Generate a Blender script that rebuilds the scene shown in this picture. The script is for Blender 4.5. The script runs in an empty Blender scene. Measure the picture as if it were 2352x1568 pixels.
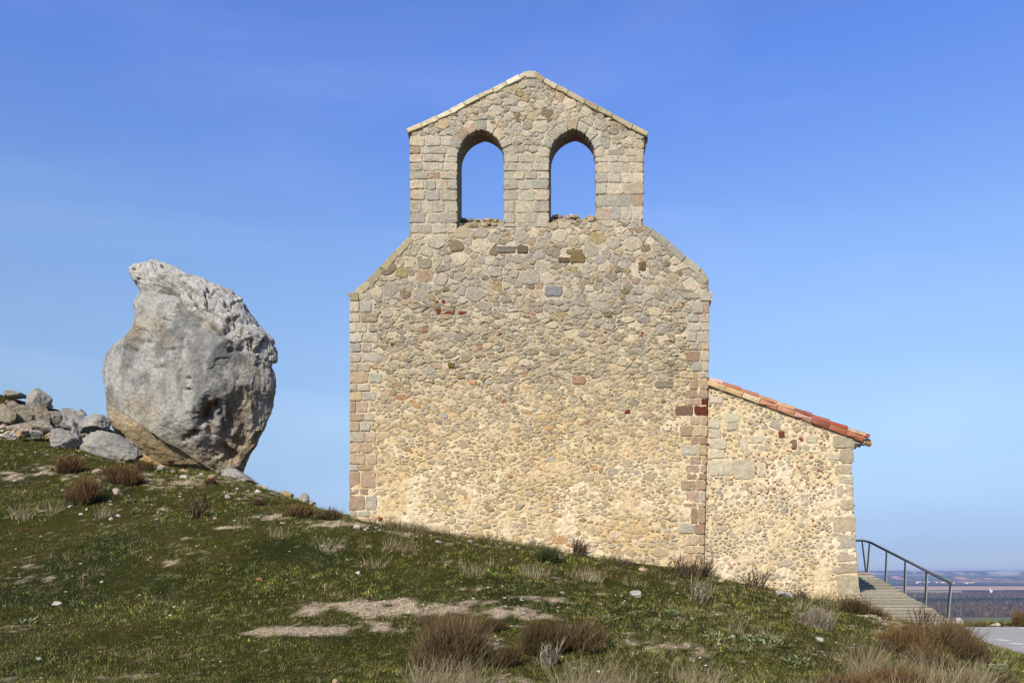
import bpy, bmesh, math, random
import numpy as np
from mathutils import Vector, geometry

random.seed(7)
rng = np.random.default_rng(7)
F = 1880.0; CX = 1176.0; HY = 1314.0          # focal length and principal point of the survey picture (2352 wide)
YW = 18.0                                      # distance of the gable wall
S = YW / F
scene = bpy.context.scene
COL = scene.collection
KA = 0.60

def lin(c, k=KA):
    a = np.array(c, float) / 255.0
    a = np.where(a <= 0.04045, a / 12.92, ((a + 0.055) / 1.055) ** 2.4)
    return a * k

def P(px, py, Y):
    return np.array([(px - CX) * Y / F, Y, (HY - py) * Y / F])

# ------------------------------------------------------------------ noise
def _hash(ix, iy, iz, seed):
    h = (ix.astype(np.int64) * 374761393 + iy.astype(np.int64) * 668265263 + iz.astype(np.int64) * 2147483647 + seed * 974634777) & 0xFFFFFFFF
    h = ((h ^ (h >> 13)) * 1274126177) & 0xFFFFFFFF
    h = ((h ^ (h >> 16)) * 2246822519) & 0xFFFFFFFF
    h = h ^ (h >> 15)
    return (h & 0xFFFFFF) / float(0xFFFFFF)

def vnoise(x, y, z, seed=0):
    x = np.asarray(x, float); y = np.asarray(y, float) + 0 * x; z = np.asarray(z, float) + 0 * x
    ix = np.floor(x); iy = np.floor(y); iz = np.floor(z)
    fx = x - ix; fy = y - iy; fz = z - iz
    fx = fx * fx * fx * (fx * (fx * 6 - 15) + 10); fy = fy * fy * fy * (fy * (fy * 6 - 15) + 10); fz = fz * fz * fz * (fz * (fz * 6 - 15) + 10)
    r = 0
    for a in (0, 1):
        for b in (0, 1):
            for c in (0, 1):
                w = (fx if a else 1 - fx) * (fy if b else 1 - fy) * (fz if c else 1 - fz)
                r = r + w * _hash(ix + a, iy + b, iz + c, seed)
    return r * 2 - 1

def fbm(x, y, z, octv=4, seed=0, gain=0.5):
    r = 0; a = 1.0; f = 1.0; t = 0
    for k in range(octv):
        r = r + a * vnoise(x * f + 13.1 * k, y * f + 7.7 * k, z * f + 3.3 * k, seed + k)
        t += a; a *= gain; f *= 2.03
    return r / t

def sstep(a, b, x):
    t = np.clip((x - a) / (b - a), 0, 1)
    return t * t * (3 - 2 * t)

# ------------------------------------------------------------------ objects
def setp(o, label=None, cat=None, group=None, kind=None):
    if label: o['label'] = label
    if cat: o['category'] = cat
    if group: o['group'] = group
    if kind: o['kind'] = kind
    return o

def empty(name, loc, label, cat, group=None):
    o = bpy.data.objects.new(name, None); COL.objects.link(o)
    o.location = loc; o.empty_display_size = 0.2
    return setp(o, label, cat, group)

class MB:
    def __init__(s): s.v = []; s.c = []; s.f = []; s.n = 0
    def add(s, V, Fc, C):
        V = np.asarray(V, float).reshape(-1, 3)
        C = np.asarray(C, float)
        if C.ndim == 1: C = np.tile(C, (len(V), 1))
        s.v.append(V); s.c.append(C.reshape(-1, 3))
        if isinstance(Fc, np.ndarray): s.f.append(Fc + s.n)
        else:
            by = {}
            for f in Fc: by.setdefault(len(f), []).append(f)
            for k, l in by.items(): s.f.append(np.array(l) + s.n)
        s.n += len(V)
    def box(s, a, b, C, jit=0.0):
        (x0, y0, z0), (x1, y1, z1) = a, b
        V = np.array([(x0,y0,z0),(x1,y0,z0),(x1,y1,z0),(x0,y1,z0),(x0,y0,z1),(x1,y0,z1),(x1,y1,z1),(x0,y1,z1)], float)
        if jit: V += rng.normal(0, jit, V.shape)
        s.add(V, [(0,3,2,1),(4,5,6,7),(0,1,5,4),(1,2,6,5),(2,3,7,6),(3,0,4,7)], C)
    def prism(s, pts, y0, y1, C):            # pts: 2D outline (x,z) counter-clockwise seen from -Y
        n = len(pts)
        V = [(x, y0, z) for x, z in pts] + [(x, y1, z) for x, z in pts]
        fs = [tuple(range(n)), tuple(range(2*n-1, n-1, -1))] + [(i, i+n, (i+1) % n + n, (i+1) % n) for i in range(n)]
        s.add(V, fs, C)
    def tube(s, pts, r, C, n=8, caps=True):
        pts = [Vector(p) for p in pts]; V = []
        for i, p in enumerate(pts):
            d = (pts[min(i+1, len(pts)-1)] - pts[max(i-1, 0)]).normalized()
            u = d.cross(Vector((0, 0, 1)));  u = u.normalized() if u.length > 1e-3 else Vector((1, 0, 0))
            w = d.cross(u)
            for k in range(n):
                a = 2*math.pi*k/n; V.append(p + (u*math.cos(a) + w*math.sin(a)) * (r[i] if hasattr(r, '__len__') else r))
        fs = [(i*n+k, i*n+(k+1) % n, (i+1)*n+(k+1) % n, (i+1)*n+k) for i in range(len(pts)-1) for k in range(n)]
        if caps: fs += [tuple(range(n-1, -1, -1)), tuple((len(pts)-1)*n+k for k in range(n))]
        s.add([tuple(v) for v in V], fs, C)
    def build(s, name, mat, parent=None, org=(0, 0, 0), smooth=False, bevel=0):
        me = bpy.data.meshes.new(name)
        V = np.concatenate(s.v) - np.array(org, float); C = np.concatenate(s.c)
        me.vertices.add(len(V)); me.vertices.foreach_set('co', V.astype(np.float32).ravel())
        tot = sum(f.size for f in s.f); np_ = sum(len(f) for f in s.f)
        me.loops.add(tot); me.polygons.add(np_)
        me.loops.foreach_set('vertex_index', np.concatenate([f.ravel() for f in s.f]).astype(np.int32))
        ks = np.concatenate([np.full(len(f), f.shape[1]) for f in s.f])
        st = np.concatenate([[0], np.cumsum(ks)[:-1]])
        me.polygons.foreach_set('loop_start', st.astype(np.int32))
        me.update(calc_edges=True)
        me.polygons.foreach_set('use_smooth', np.full(np_, smooth))
        at = me.color_attributes.new('Col', 'FLOAT_COLOR', 'POINT')
        at.data.foreach_set('color', np.concatenate([C, np.ones((len(C), 1))], 1).astype(np.float32).ravel())
        me.materials.append(mat)
        o = bpy.data.objects.new(name, me); COL.objects.link(o)
        if parent is not None: o.parent = parent
        else: o.location = org
        if bevel:
            md = o.modifiers.new('Bevel', 'BEVEL'); md.width = bevel; md.segments = 1; md.limit_method = 'ANGLE'
        return o

def grid_faces(nr, nc, wrap=False):
    i = np.arange(nr - 1)[:, None]; j = np.arange(nc if wrap else nc - 1)[None, :]
    j2 = (j + 1) % nc
    return np.stack([(i*nc + j).ravel() if True else 0, (i*nc + j2).ravel(), ((i+1)*nc + j2).ravel(), ((i+1)*nc + j).ravel()], 1)

# ------------------------------------------------------------------ materials
def vmat(name, rough=0.9, sc=12.0, amt=0.25, sc2=90.0, amt2=0.15, bsc=60.0, bstr=0.4, bdist=0.01, spec=0.2, trans=0, stretch=None, coords='Object'):
    m = bpy.data.materials.new(name); m.use_nodes = True
    nt = m.node_tree; N = nt.nodes; L = nt.links
    b = N['Principled BSDF']; b.inputs['Roughness'].default_value = rough
    b.inputs['Specular IOR Level'].default_value = spec
    at = N.new('ShaderNodeAttribute'); at.attribute_name = 'Col'
    col = at.outputs['Color']
    tc = N.new('ShaderNodeTexCoord'); vec = tc.outputs[coords]
    if stretch:
        mp = N.new('ShaderNodeMapping'); mp.inputs['Scale'].default_value = stretch
        L.new(vec, mp.inputs['Vector']); vec = mp.outputs[0]
    for s_, a_ in ((sc, amt), (sc2, amt2)):
        if not a_: continue
        n = N.new('ShaderNodeTexNoise'); n.inputs['Scale'].default_value = s_; n.inputs['Detail'].default_value = 5; n.inputs['Roughness'].default_value = 0.65
        L.new(vec, n.inputs['Vector'])
        r = N.new('ShaderNodeMapRange'); r.inputs['From Min'].default_value = 0.3; r.inputs['From Max'].default_value = 0.7
        r.inputs['To Min'].default_value = 1 - a_; r.inputs['To Max'].default_value = 1 + a_
        L.new(n.outputs['Fac'], r.inputs['Value'])
        vm = N.new('ShaderNodeVectorMath'); vm.operation = 'MULTIPLY'
        L.new(col, vm.inputs[0]); L.new(r.outputs[0], vm.inputs[1]); col = vm.outputs[0]
    L.new(col, b.inputs['Base Color'])
    if bstr:
        n = N.new('ShaderNodeTexNoise'); n.inputs['Scale'].default_value = bsc; n.inputs['Detail'].default_value = 6; n.inputs['Roughness'].default_value = 0.7
        L.new(vec, n.inputs['Vector'])
        bp = N.new('ShaderNodeBump'); bp.inputs['Strength'].default_value = bstr; bp.inputs['Distance'].default_value = bdist
        L.new(n.outputs['Fac'], bp.inputs['Height']); L.new(bp.outputs[0], b.inputs['Normal'])
    if trans:
        out = N['Material Output']; tr = N.new('ShaderNodeBsdfTranslucent'); mx = N.new('ShaderNodeMixShader'); mx.inputs[0].default_value = trans
        L.new(col, tr.inputs['Color']); L.new(b.outputs[0], mx.inputs[1]); L.new(tr.outputs[0], mx.inputs[2]); L.new(mx.outputs[0], out.inputs['Surface'])
    return m

M_MASON = vmat('masonry', sc=11, amt=0.17, sc2=36, amt2=0.26, bsc=32, bstr=1.0, bdist=0.02)
M_ROCK = vmat('limestone_rock', sc=2.2, amt=0.2, sc2=13, amt2=0.3, bsc=9, bstr=1.0, bdist=0.09)
M_STONE = vmat('loose_stone', sc=8, amt=0.15, sc2=40, amt2=0.15, bsc=30, bstr=0.6, bdist=0.02)
M_TILE = vmat('clay_tile', rough=0.8, sc=6, amt=0.22, sc2=40, amt2=0.2, bsc=60, bstr=0.3, bdist=0.01)
M_WOOD = vmat('weathered_wood', rough=0.85, sc=5, amt=0.15, sc2=30, amt2=0.15, bsc=30, bstr=0.4, bdist=0.006, stretch=(1, 8, 8))
M_METAL = vmat('galvanised_metal', rough=0.5, sc=6, amt=0.1, sc2=50, amt2=0.08, bstr=0, spec=0.5)
M_TWIG = vmat('dry_twig', rough=0.8, sc=2, amt=0.15, amt2=0, bstr=0)
M_BLADE = vmat('grass_blade', rough=0.6, sc=1.2, amt=0.2, amt2=0, bstr=0, trans=0.25)
M_FAR = vmat('far_woodland', rough=0.95, sc=0.01, amt=0.25, amt2=0, bstr=0)
M_ASPH = vmat('asphalt', rough=0.92, sc=0.8, amt=0.1, sc2=120, amt2=0.35, bsc=150, bstr=0.4, bdist=0.004)
M_PAINT = vmat('road_paint', rough=0.7, sc=20, amt=0.12, amt2=0, bstr=0)

# ------------------------------------------------------------------ terrain
CP = []
def cp(px, py, Y): CP.append(tuple(P(px, py, Y)))
for a in [(803,1188,18),(900,1207,18),(1000,1222,18),(1200,1252,18),(1400,1283,18),(1500,1296,18),(1620,1318,18),(1700,1338,18),(1800,1362,18),(1900,1380,18),(1975,1398,18),
          (0,1568,9),(300,1568,9.2),(600,1568,9.5),(900,1568,9.8),(1176,1568,10),(1500,1568,10),(1800,1568,10),(2100,1568,10),(2352,1568,10.2),
          (0,1400,13),(300,1400,13),(600,1400,13),(900,1400,13),(1176,1400,13.2),(1500,1400,14),(1700,1410,14.5),(1850,1425,14.5),(2000,1460,14),
          (0,1250,17),(200,1225,17.5),(400,1205,17.5),(600,1200,17.6),(700,1198,17.7),(1176,1310,15.8),(900,1290,15.8),(1500,1345,16.1),
          (0,1120,21),(200,1130,20.5),(400,1140,20.5),(600,1160,20),(0,1020,24.5),(150,1035,24),(300,1070,23.8),(450,1088,24),(550,1104,24),(640,1133,22.6),(700,1152,21.2),(760,1175,19.6),
          (350,1074,25),(480,1084,25.8),(240,1030,26),(100,975,26.5),(0,965,26.5),(0,905,29),(60,925,29),(130,938,29),(200,965,28.5),
          (2000,1412,17.2),(2080,1428,16.8),(2150,1440,16),(2220,1455,15),(2290,1495,13),(2340,1535,11.4)]: cp(*a)
for a in [(0,0,-1.6),(-6,0,-1.5),(6,0,-1.6),(0,-8,-1.7),(-15,0,-0.6),(0,5,-1.5),(7,5,-1.6),(-10,6,-1.1),
          (9,10,-1.5),(9,13,-1.5),(9.3,15,-1.52),(10,18,-1.5),(11,20,-1.5),(12,22,-1.5),(16,22,-1.5),(20,20,-1.5),(16,14,-1.5),(22,10,-1.5),(11,10,-1.5),(11,5,-1.55),(10,23.6,-1.5),(9,21,-1.45),(14,24,-1.46),(19,24,-1.46),
          (-4,22,1.0),(-4,26,0.5),(-7,28,1.6),(-10,30,2.0),(-13,32,2.6),(-18,34,4.4),(4,30,-0.5),(0,34,-0.6),(-5,40,-0.5),(9,30,-2.5),(14,30,-3.6),(20,30,-4),(-17,27,4.9),(-22,30,7.2),(-26,22,6.5),(-20,12,2.0),(-30,14,5),(-24,36,6)]: CP.append(a)
CPa = np.array(CP, float)
def _phi(r2): return 0.5 * r2 * np.log(np.maximum(r2, 1e-9))
_n = len(CPa)
_A = np.zeros((_n+3, _n+3)); _d = CPa[:, None, :2] - CPa[None, :, :2]
_A[:_n, :_n] = _phi((_d**2).sum(-1)) + np.eye(_n) * 0.35
_A[:_n, _n] = 1; _A[:_n, _n+1:] = CPa[:, :2]; _A[_n:, :_n] = _A[:_n, _n:].T
_w = np.linalg.solve(_A, np.concatenate([CPa[:, 2], np.zeros(3)]))
def ground(x, y):
    x = np.atleast_1d(np.asarray(x, float)); y = np.atleast_1d(np.asarray(y, float))
    sh = x.shape; X = x.ravel(); Y = y.ravel(); out = np.zeros(len(X))
    Xc = np.clip(X, -34, 26); Yc = np.clip(Y, -12, 42)
    for k in range(0, len(X), 20000):
        a = Xc[k:k+20000]; b = Yc[k:k+20000]
        r2 = (a[:, None] - CPa[None, :, 0])**2 + (b[:, None] - CPa[None, :, 1])**2
        out[k:k+20000] = _phi(r2) @ _w[:_n] + _w[_n] + _w[_n+1]*a + _w[_n+2]*b
    ext = np.maximum(np.hypot(X - Xc, Y - Yc), 0)
    rr = np.hypot(X*0.8, Y - 12)
    out = out * (1 - sstep(30, 60, rr)) + (-8) * sstep(30, 60, rr)
    out = out - 93 * sstep(40, 240, rr)
    # the far side of the road falls away into the valley
    out = out - np.clip(Y - 24.6, 0, 60) * 0.42 * sstep(6, 11, X)
    amp = 1 - sstep(7.8, 8.6, X) * (1 - sstep(24, 25, Y))
    out = out + amp * (0.035 * fbm(X*1.3, Y*1.3, 0, 3, 5) + 0.018 * fbm(X*5, Y*5, 0, 2, 9))
    flat = sstep(8.3, 9.0, X) * sstep(3, 6, Y) * (1 - sstep(22.6, 23.2, Y))
    out = np.where(flat > 0, np.minimum(out, -1.49) * flat + out * (1 - flat), out)
    return out.reshape(sh)

_ys = np.concatenate([np.arange(5, 34, 0.04)])
def hit(px, py):                                  # where the line of sight meets the slope
    z = (HY - py) * _ys / F; x = (px - CX) * _ys / F
    g = ground(x, _ys)
    k = np.argmax(g >= z)
    if g[k] < z[k]: k = int(np.argmin(np.abs(g - z)))
    return np.array([x[k], _ys[k], g[k]])

# bare-soil patches (true patches of pale sandy soil)
patches = []
for (px, py, rx, ry, st) in [(940,1398,270,18,1.3),(1160,1408,130,16,1.1),(710,1446,150,20,1.3),(860,1440,90,13,.9),(1110,1478,70,16,.9),(1080,1500,60,14,.8),(1240,1375,90,7,.7),(770,1199,75,8,1.1),(640,1185,60,8,.7),
                         (110,1085,90,22,.6),(330,1100,90,14,.6),(480,1100,110,12,.66),(590,1135,60,10,.66),(300,1555,80,14,.6),(60,1560,60,12,.5),(100,960,120,26,.7),(1480,1480,120,12,.55),(900,1222,70,7,.7),
                         (1560,1480,60,10,.6),(520,1210,60,7,.6),(2010,1418,40,8,.9),(1150,1560,60,14,.8),(1340,1450,150,12,.5),(1290,1250,300,14,.3),(60,1330,100,10,.4),(2250,1448,40,6,.7)]:
    c = hit(px, py); u = hit(px, py - ry); d = hit(px, py + ry)
    patches.append((c[0], c[1], rx * c[1] / F, max(0.12, abs(u[1] - d[1]) / 2), st))
def dirt(x, y):
    m = np.zeros(np.shape(x))
    wob = fbm(x*2.2, y*2.2, 1, 4, 31)
    for cx, cy, rx, ry, st in patches:
        d = np.sqrt(((x - cx) / rx)**2 + ((y - cy) / ry)**2)
        m = np.maximum(m, st * (1 - sstep(0.3, 1.35, d + wob * 0.75)))
    m = m*(.75+.6*fbm(x*4, y*4, 6, 3, 78)) + 0.35 * sstep(0.25, 0.6, fbm(x*1.1, y*1.1, 4, 4, 77))
    return np.clip(m, 0, 1)

def axis(lo, a, b, hi, st, g=1.13):
    v = [a]; s = st
    while v[0] > lo: s *= g; v.insert(0, v[0] - s)
    m = list(np.arange(a + st, b, st)); v += m; s = st
    while v[-1] < hi: s *= g; v.append(v[-1] + s)
    return np.array(v)
ax = axis(-260, -13, 12.5, 260, 0.085); ay = axis(-230, 8.0, 26.5, 300, 0.085)
GX, GY = np.meshgrid(ax, ay)
GZ = ground(GX, GY)
dm = dirt(GX, GY)
soil = lin((204,184,154)); moss = lin((66,68,24)); moss2 = lin((86,74,40)); moss3 = lin((48,56,22))
n1 = (fbm(GX*2.5, GY*2.5, 0, 5, 11, .7)-.1)[..., None]; n2 = fbm(GX*0.5, GY*0.5, 3, 3, 12)[..., None]
base = moss * (1 - sstep(-.2, .5, n1)) + moss2 * sstep(-.2, .5, n1)
base = base * (1 - sstep(0, .6, n2)) + moss3 * sstep(0, .6, n2)
dd = sstep(0.28, 0.75, dm + 0.85 * fbm(GX*7, GY*7, 2, 4, 15, .7))[..., None]
gc = base * (1 - dd) + soil * dd
g = MB(); g.add(np.stack([GX, GY, GZ], -1), grid_faces(*GX.shape), gc.reshape(-1, 3))
M_GROUND = vmat('slope_soil', rough=1.0, sc=14, amt=0.35, sc2=60, amt2=0.35, bsc=25, bstr=1.0, bdist=0.04, spec=0.05)
setp(g.build('hillside', M_GROUND, smooth=True), 'grassy limestone slope with bare sandy patches', None, None, 'structure')

# ------------------------------------------------------------------ gable wall helpers
def w2(px, py, Y=YW): return ((px - CX) * Y / F, (HY - py) * Y / F)

def in_poly(p, poly):
    x, y = p; c = False; j = len(poly) - 1
    for i in range(len(poly)):
        xi, yi = poly[i]; xj, yj = poly[j]
        if (yi > y) != (yj > y) and x < (xj - xi) * (y - yi) / (yj - yi) + xi: c = not c
        j = i
    return c
def nearest(p, poly):
    bx = None; bd = 1e18
    for i in range(len(poly)):
        x0, y0 = poly[i-1]; x1, y1 = poly[i]; dx, dy = x1-x0, y1-y0
        t = max(0, min(1, ((p[0]-x0)*dx + (p[1]-y0)*dy) / (dx*dx + dy*dy + 1e-9)))
        qx, qy = x0+dx*t, y0+dy*t; d = (p[0]-qx)**2 + (p[1]-qy)**2
        if d < bd: bd = d; bx = (qx, qy)
    return bx

def stone(mb, poly, h, col, Y, rect=False, deep=0.11, jit=None):
    """one facing stone: poly in picture units of the wall plane"""
    pts = np.array(poly, float)
    c = pts.mean(0)
    size = math.sqrt(max(1e-6, abs(0.5 * np.sum(pts[:, 0]*np.roll(pts[:, 1], -1) - np.roll(pts[:, 0], -1)*pts[:, 1]))))
    if size < 2.2: return
    q = []
    cut = 0.11 if rect else 0.15
    n = len(pts)
    for i in range(n):
        a = pts[i-1]; b = pts[i]; d = pts[(i+1) % n]
        q.append(b + (a - b) * cut); q.append(b + (d - b) * cut)
        if rect or n < 6: q.append((b + d) / 2)
    q = np.array(q)
    if jit is None: jit = size * (0.032 if rect else 0.045)
    q += rng.normal(0, jit, q.shape)
    if np.sum(q[:, 0]*np.roll(q[:, 1], -1) - np.roll(q[:, 0], -1)*q[:, 1]) > 0: q = q[::-1]
    c = q.mean(0); m = len(q)
    k = Y / F
    X = lambda a: np.stack([(a[:, 0] - CX) * k, np.zeros(len(a)), (HY - a[:, 1]) * k], 1)
    rim = X(q); cc = X(c[None])[0]
    ins = min(0.35, (0.016 if not rect else 0.012) / max(0.02, size * k) * 2)
    r2 = cc + (rim - cc) * (1 - ins); r3 = cc + (rim - cc) * (1 - ins) * 0.6
    rad = max(0.02, size * k)
    tx, tz = rng.normal(0, 0.2 * h / rad * 2, 2)
    if rect: tx *= .4; tz *= .4
    tilt = lambda a: (a[:, 0]-cc[0]) * tx + (a[:, 2]-cc[2]) * tz
    b0 = rim.copy(); b0[:, 1] = Y + deep
    rim1 = rim.copy(); rim1[:, 1] = Y - h * (0.62 if rect else 0.55) + 0.7*tilt(rim)
    r2[:, 1] = Y - h * 0.9 + tilt(r2) + rng.normal(0, h*0.10, m)
    r3[:, 1] = Y - h + tilt(r3) + rng.normal(0, h*0.13, m)
    ce = cc.copy(); ce[1] = Y - h * (1 + rng.normal(0, .1))
    V = np.concatenate([b0, rim1, r2, r3, ce[None]])
    fs = []
    for r in range(3):
        for i in range(m):
            j = (i+1) % m
            fs.append((r*m+i, r*m+j, (r+1)*m+j, (r+1)*m+i))
    fs += [(3*m+i, 3*m+(i+1) % m, 4*m) for i in range(m)]
    C = np.tile(col, (len(V), 1)) * (1 + rng.normal(0, 0.05, (len(V), 1)))
    mb.add(V, fs, np.clip(C, 0.005, 0.9))

def rubble(mb, outline, holes, rects, rfun, shrink, colfun, hfun, skip, Y, bbox, warp=(690, 1.25, 1.85), tries=60000, seed=1):
    R = random.Random(seed); B = 22.0; grid = {}; pts = []
    x0, y0, x1, y1 = bbox
    ky, k1, k2 = warp
    g_ = lambda v: v*k1 if v < ky else ky*k1 + (v-ky)*k2
    gi_ = lambda v: v/k1 if v < ky*k1 else ky + (v-ky*k1)/k2
    for t in range(tries):
        x = R.uniform(x0, x1); y = R.uniform(y0, y1)
        r = rfun(x, y) * min(1.65, max(0.55, math.exp(R.gauss(0, 0.38)))) * (1.35 if t < tries*0.02 else 1) 
        wy = g_(y); gx, gy = int(x // B), int(wy // B); ok = True
        for a in range(gx-2, gx+3):
            for b in range(gy-2, gy+3):
                for (qx, qy, qr, _) in grid.get((a, b), ()):
                    if (qx-x)**2 + (qy-wy)**2 < (0.80*(qr+r))**2: ok = False; break
                if not ok: break
            if not ok: break
        if ok:
            e = (x, wy, r, len(pts)); grid.setdefault((gx, gy), []).append(e); pts.append(e)
    cnt = 0
    for (x, wy, r, idx) in pts:
        y = gi_(wy)
        if not in_poly((x, y), outline) or any(in_poly((x, y), h) for h in holes): continue
        if any(a-1 < x < c+1 and b-1 < y < d+1 for a, b, c, d in rects): continue
        if R.random() < skip(x, y): continue
        e = r * 2.1
        poly = [(x-e, wy-e), (x+e, wy-e), (x+e, wy+e), (x-e, wy+e)]
        gx, gy = int(x // B), int(wy // B)
        for a in range(gx-2, gx+3):
            for b in range(gy-2, gy+3):
                for (qx, qy, qr, qi) in grid.get((a, b), ()):
                    if qi == idx: continue
                    dx, dy = qx-x, qy-wy; d2 = dx*dx + dy*dy
                    if d2 > (3.2*(r+qr))**2: continue
                    off = (d2 + r*r - qr*qr) / 2
                    new = []; m = len(poly)
                    for i in range(m):
                        p = poly[i-1]; q = poly[i]
                        sp = (p[0]-x)*dx + (p[1]-wy)*dy - off; sq = (q[0]-x)*dx + (q[1]-wy)*dy - off
                        if sp <= 0:
                            if sq <= 0: new.append(q)
                            else: t = sp/(sp-sq); new.append((p[0]+(q[0]-p[0])*t, p[1]+(q[1]-p[1])*t))
                        elif sq <= 0:
                            t = sp/(sp-sq); new.append((p[0]+(q[0]-p[0])*t, p[1]+(q[1]-p[1])*t)); new.append(q)
                    poly = new
                    if len(poly) < 3: break
        if len(poly) < 3: continue
        poly = [(a, gi_(b)) for a, b in poly]
        # merge very short edges
        pp = [poly[0]]
        for q in poly[1:]:
            if math.hypot(q[0]-pp[-1][0], q[1]-pp[-1][1]) > r*0.28: pp.append(q)
        poly = pp
        if len(poly) < 3: continue
        s_ = shrink(x, y, R); ang = R.gauss(0, 0.16); ca, sa = math.cos(ang), math.sin(ang)
        np_ = []
        for q in poly:
            dx, dy = (q[0]-x)*s_, (q[1]-y)*s_
            q = (x + dx*ca - dy*sa, y + dx*sa + dy*ca)
            if not in_poly(q, outline): q = nearest(q, outline)
            for h in holes:
                if in_poly(q, h): q = nearest(q, h)
            for a, b, c, d in rects:
                if a < q[0] < c and b < q[1] < d:
                    k = min((q[0]-a, 0), (c-q[0], 1), (q[1]-b, 2), (d-q[1], 3))[1]
                    q = (a-1.2, q[1]) if k == 0 else (c+1.2, q[1]) if k == 1 else (q[0], b-1.2) if k == 2 else (q[0], d+1.2)
            np_.append(q)
        stone(mb, np_, hfun(x, y, R), colfun(x, y, R), Y)
        cnt += 1
    return cnt

def pick(R, pal, k=KA, var=0.07):
    c = lin(R.choices([p[0] for p in pal], [p[1] for p in pal])[0], k)
    return c * math.exp(R.gauss(0, var*.9)) * np.array([1+R.gauss(0,.02), 1, 1+R.gauss(0,.03)])

PAL_TOP = [((182,174,156),4),((166,160,146),4),((198,188,166),4),((150,140,122),2),((180,164,136),3),((118,104,82),1),((170,166,156),2),((208,196,172),2),((160,142,96),.5),((172,146,118),.8)]
PAL_MID = [((184,174,152),4),((196,184,156),4),((168,158,138),3),((212,198,168),3.5),((178,158,128),2.5),((146,140,130),2),((172,168,156),1),((132,118,92),.4),((176,118,84),.1)]
PAL_LOW = [((206,186,150),5),((190,174,146),5),((220,202,166),4),((186,168,138),3),((178,168,150),2.5),((206,180,132),2.5),((156,126,84),.5),((184,178,164),.8),((190,148,106),.6),((146,84,58),.1),((232,216,184),3)]
PAL_QTOP = [((190,182,160),4),((200,190,166),4),((180,174,156),3),((210,196,168),3),((198,178,152),1.2),((176,156,130),.5)]
PAL_QLOW = [((196,172,142),4),((182,158,130),4),((198,188,164),3),((200,180,140),2),((166,138,110),1.2),((204,178,150),2)]
def mixp(a, b, t, R): return a if R.random() > t else b
def wall_col(x, y, R):
    if y < 700: p = PAL_TOP
    elif y < 800: p = mixp(PAL_TOP, PAL_MID, (y-690)/60, R)
    else: p = mixp(PAL_MID, PAL_LOW, (y-780)/260, R)
    c = pick(R, p)
    t_ = min(1, max(0, (y-700)/300)); mean = lin((190,180,156))*(1-t_) + lin((212,194,154))*t_
    c = c*.76 + mean*.24
    c = c * (1.10 if y < 560 else 1.05)*np.array([1.02, 1, .95])
    return c
def mortar_col(x, y):
    top = lin((216,202,174)); mid = lin((222,204,170)); low = lin((234,208,160)); pale = lin((248,228,188))
    t1 = sstep(700, 800, y + 50*fbm(x/80, y/80, 0, 3, 13))[..., None]; t2 = sstep(790, 1010, y + 110*fbm(x/90, y/90, 0, 3, 3))[..., None]
    t3 = sstep(0.0, 0.5, fbm(x/110, y/60, 9, 3, 4) + 0.6*sstep(1000, 1150, y) - .2)[..., None]
    c = top*(1-t1) + mid*t1; c = c*(1-t2) + low*t2
    c = c*(1 - t3*t2) + pale*t3*t2
    och = sstep(0.15, 0.5, fbm(x/70, y/50, 5, 3, 8))[..., None] * t2
    return c*(1-och*.55) + lin((222,184,118))*och*.55

chapel = empty('chapel', tuple(P(1213, 1314, YW)), 'small stone chapel with a twin-arched bell gable and a low tiled annex', 'chapel')
CO = tuple(chapel.location)

OUT = [(803,1360),(803,1100),(805,690),(808,674),(850,638),(900,585),(941,541),(942,420),(941,303),(1040,252),(1130,205),(1213,172),(1228,174),(1330,232),(1480,316),(1479,430),(1477,515),(1500,527),(1540,560),(1580,596),(1612,620),(1627,642),(1629,672),(1629,800),(1624,1000),(1621,1150),(1616,1400)]
def arch(x0, x1, ysp, yap, ysill, lx=0):
    n = 9; xm = (x0+x1)/2 + lx; L = []
    for i in range(n+1):
        t = i/n; a = t*math.pi/2
        L.append((xm - (xm-x0)*math.cos(a)**0.95, ysp - (ysp-yap)*(math.sin(a)*.72 + .28*t)))
    for i in range(1, n+1):
        t = 1-i/n; a = t*math.pi/2
        L.append((xm + (x1-xm)*math.cos(a)**0.95, ysp - (ysp-yap)*(math.sin(a)*.72 + .28*t)))
    return [(x0, ysill)] + L + [(x1, ysill)]
H1 = arch(1050, 1158, 362, 297, 521, 2); H2 = arch(1261, 1368, 362, 296, 510, 4)
TH = 0.52

def slab(mb, outline, holes, Yf, Yb, C, dxb=0.0, dxhole=0.07):
    loops = [outline] + holes
    F3 = [[Vector((*w2(px, py, YW), 0)) for px, py in lp] for lp in loops]
    tri = geometry.tessellate_polygon(F3)
    flat = [v for lp in F3 for v in lp]; n = len(flat)
    isb = [0]*len(F3[0]) + [1]*(n-len(F3[0]))
    V = [(v.x, Yf, v.y) for v in flat] + [(v.x + (dxhole if h else dxb), Yb, v.y) for v, h in zip(flat, isb)]
    fs = []
    for a, b, c in tri:
        A, B, D = flat[a], flat[b], flat[c]
        if (B-A).cross(D-A).z < 0: b, c = c, b
        fs += [(a, b, c), (n+a, n+c, n+b)]
    o = 0
    for k, lp in enumerate(F3):
        m = len(lp); area = sum(lp[i-1].x*lp[i].y - lp[i].x*lp[i-1].y for i in range(m))
        for i in range(m):
            a, b = o + i, o + (i+1) % m
            if (area > 0) == (k == 0): fs.append((a, n+a, n+b, b))
            else: fs.append((b, n+b, n+a, a))
        o += m
    mb.add(V, fs, C)

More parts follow.
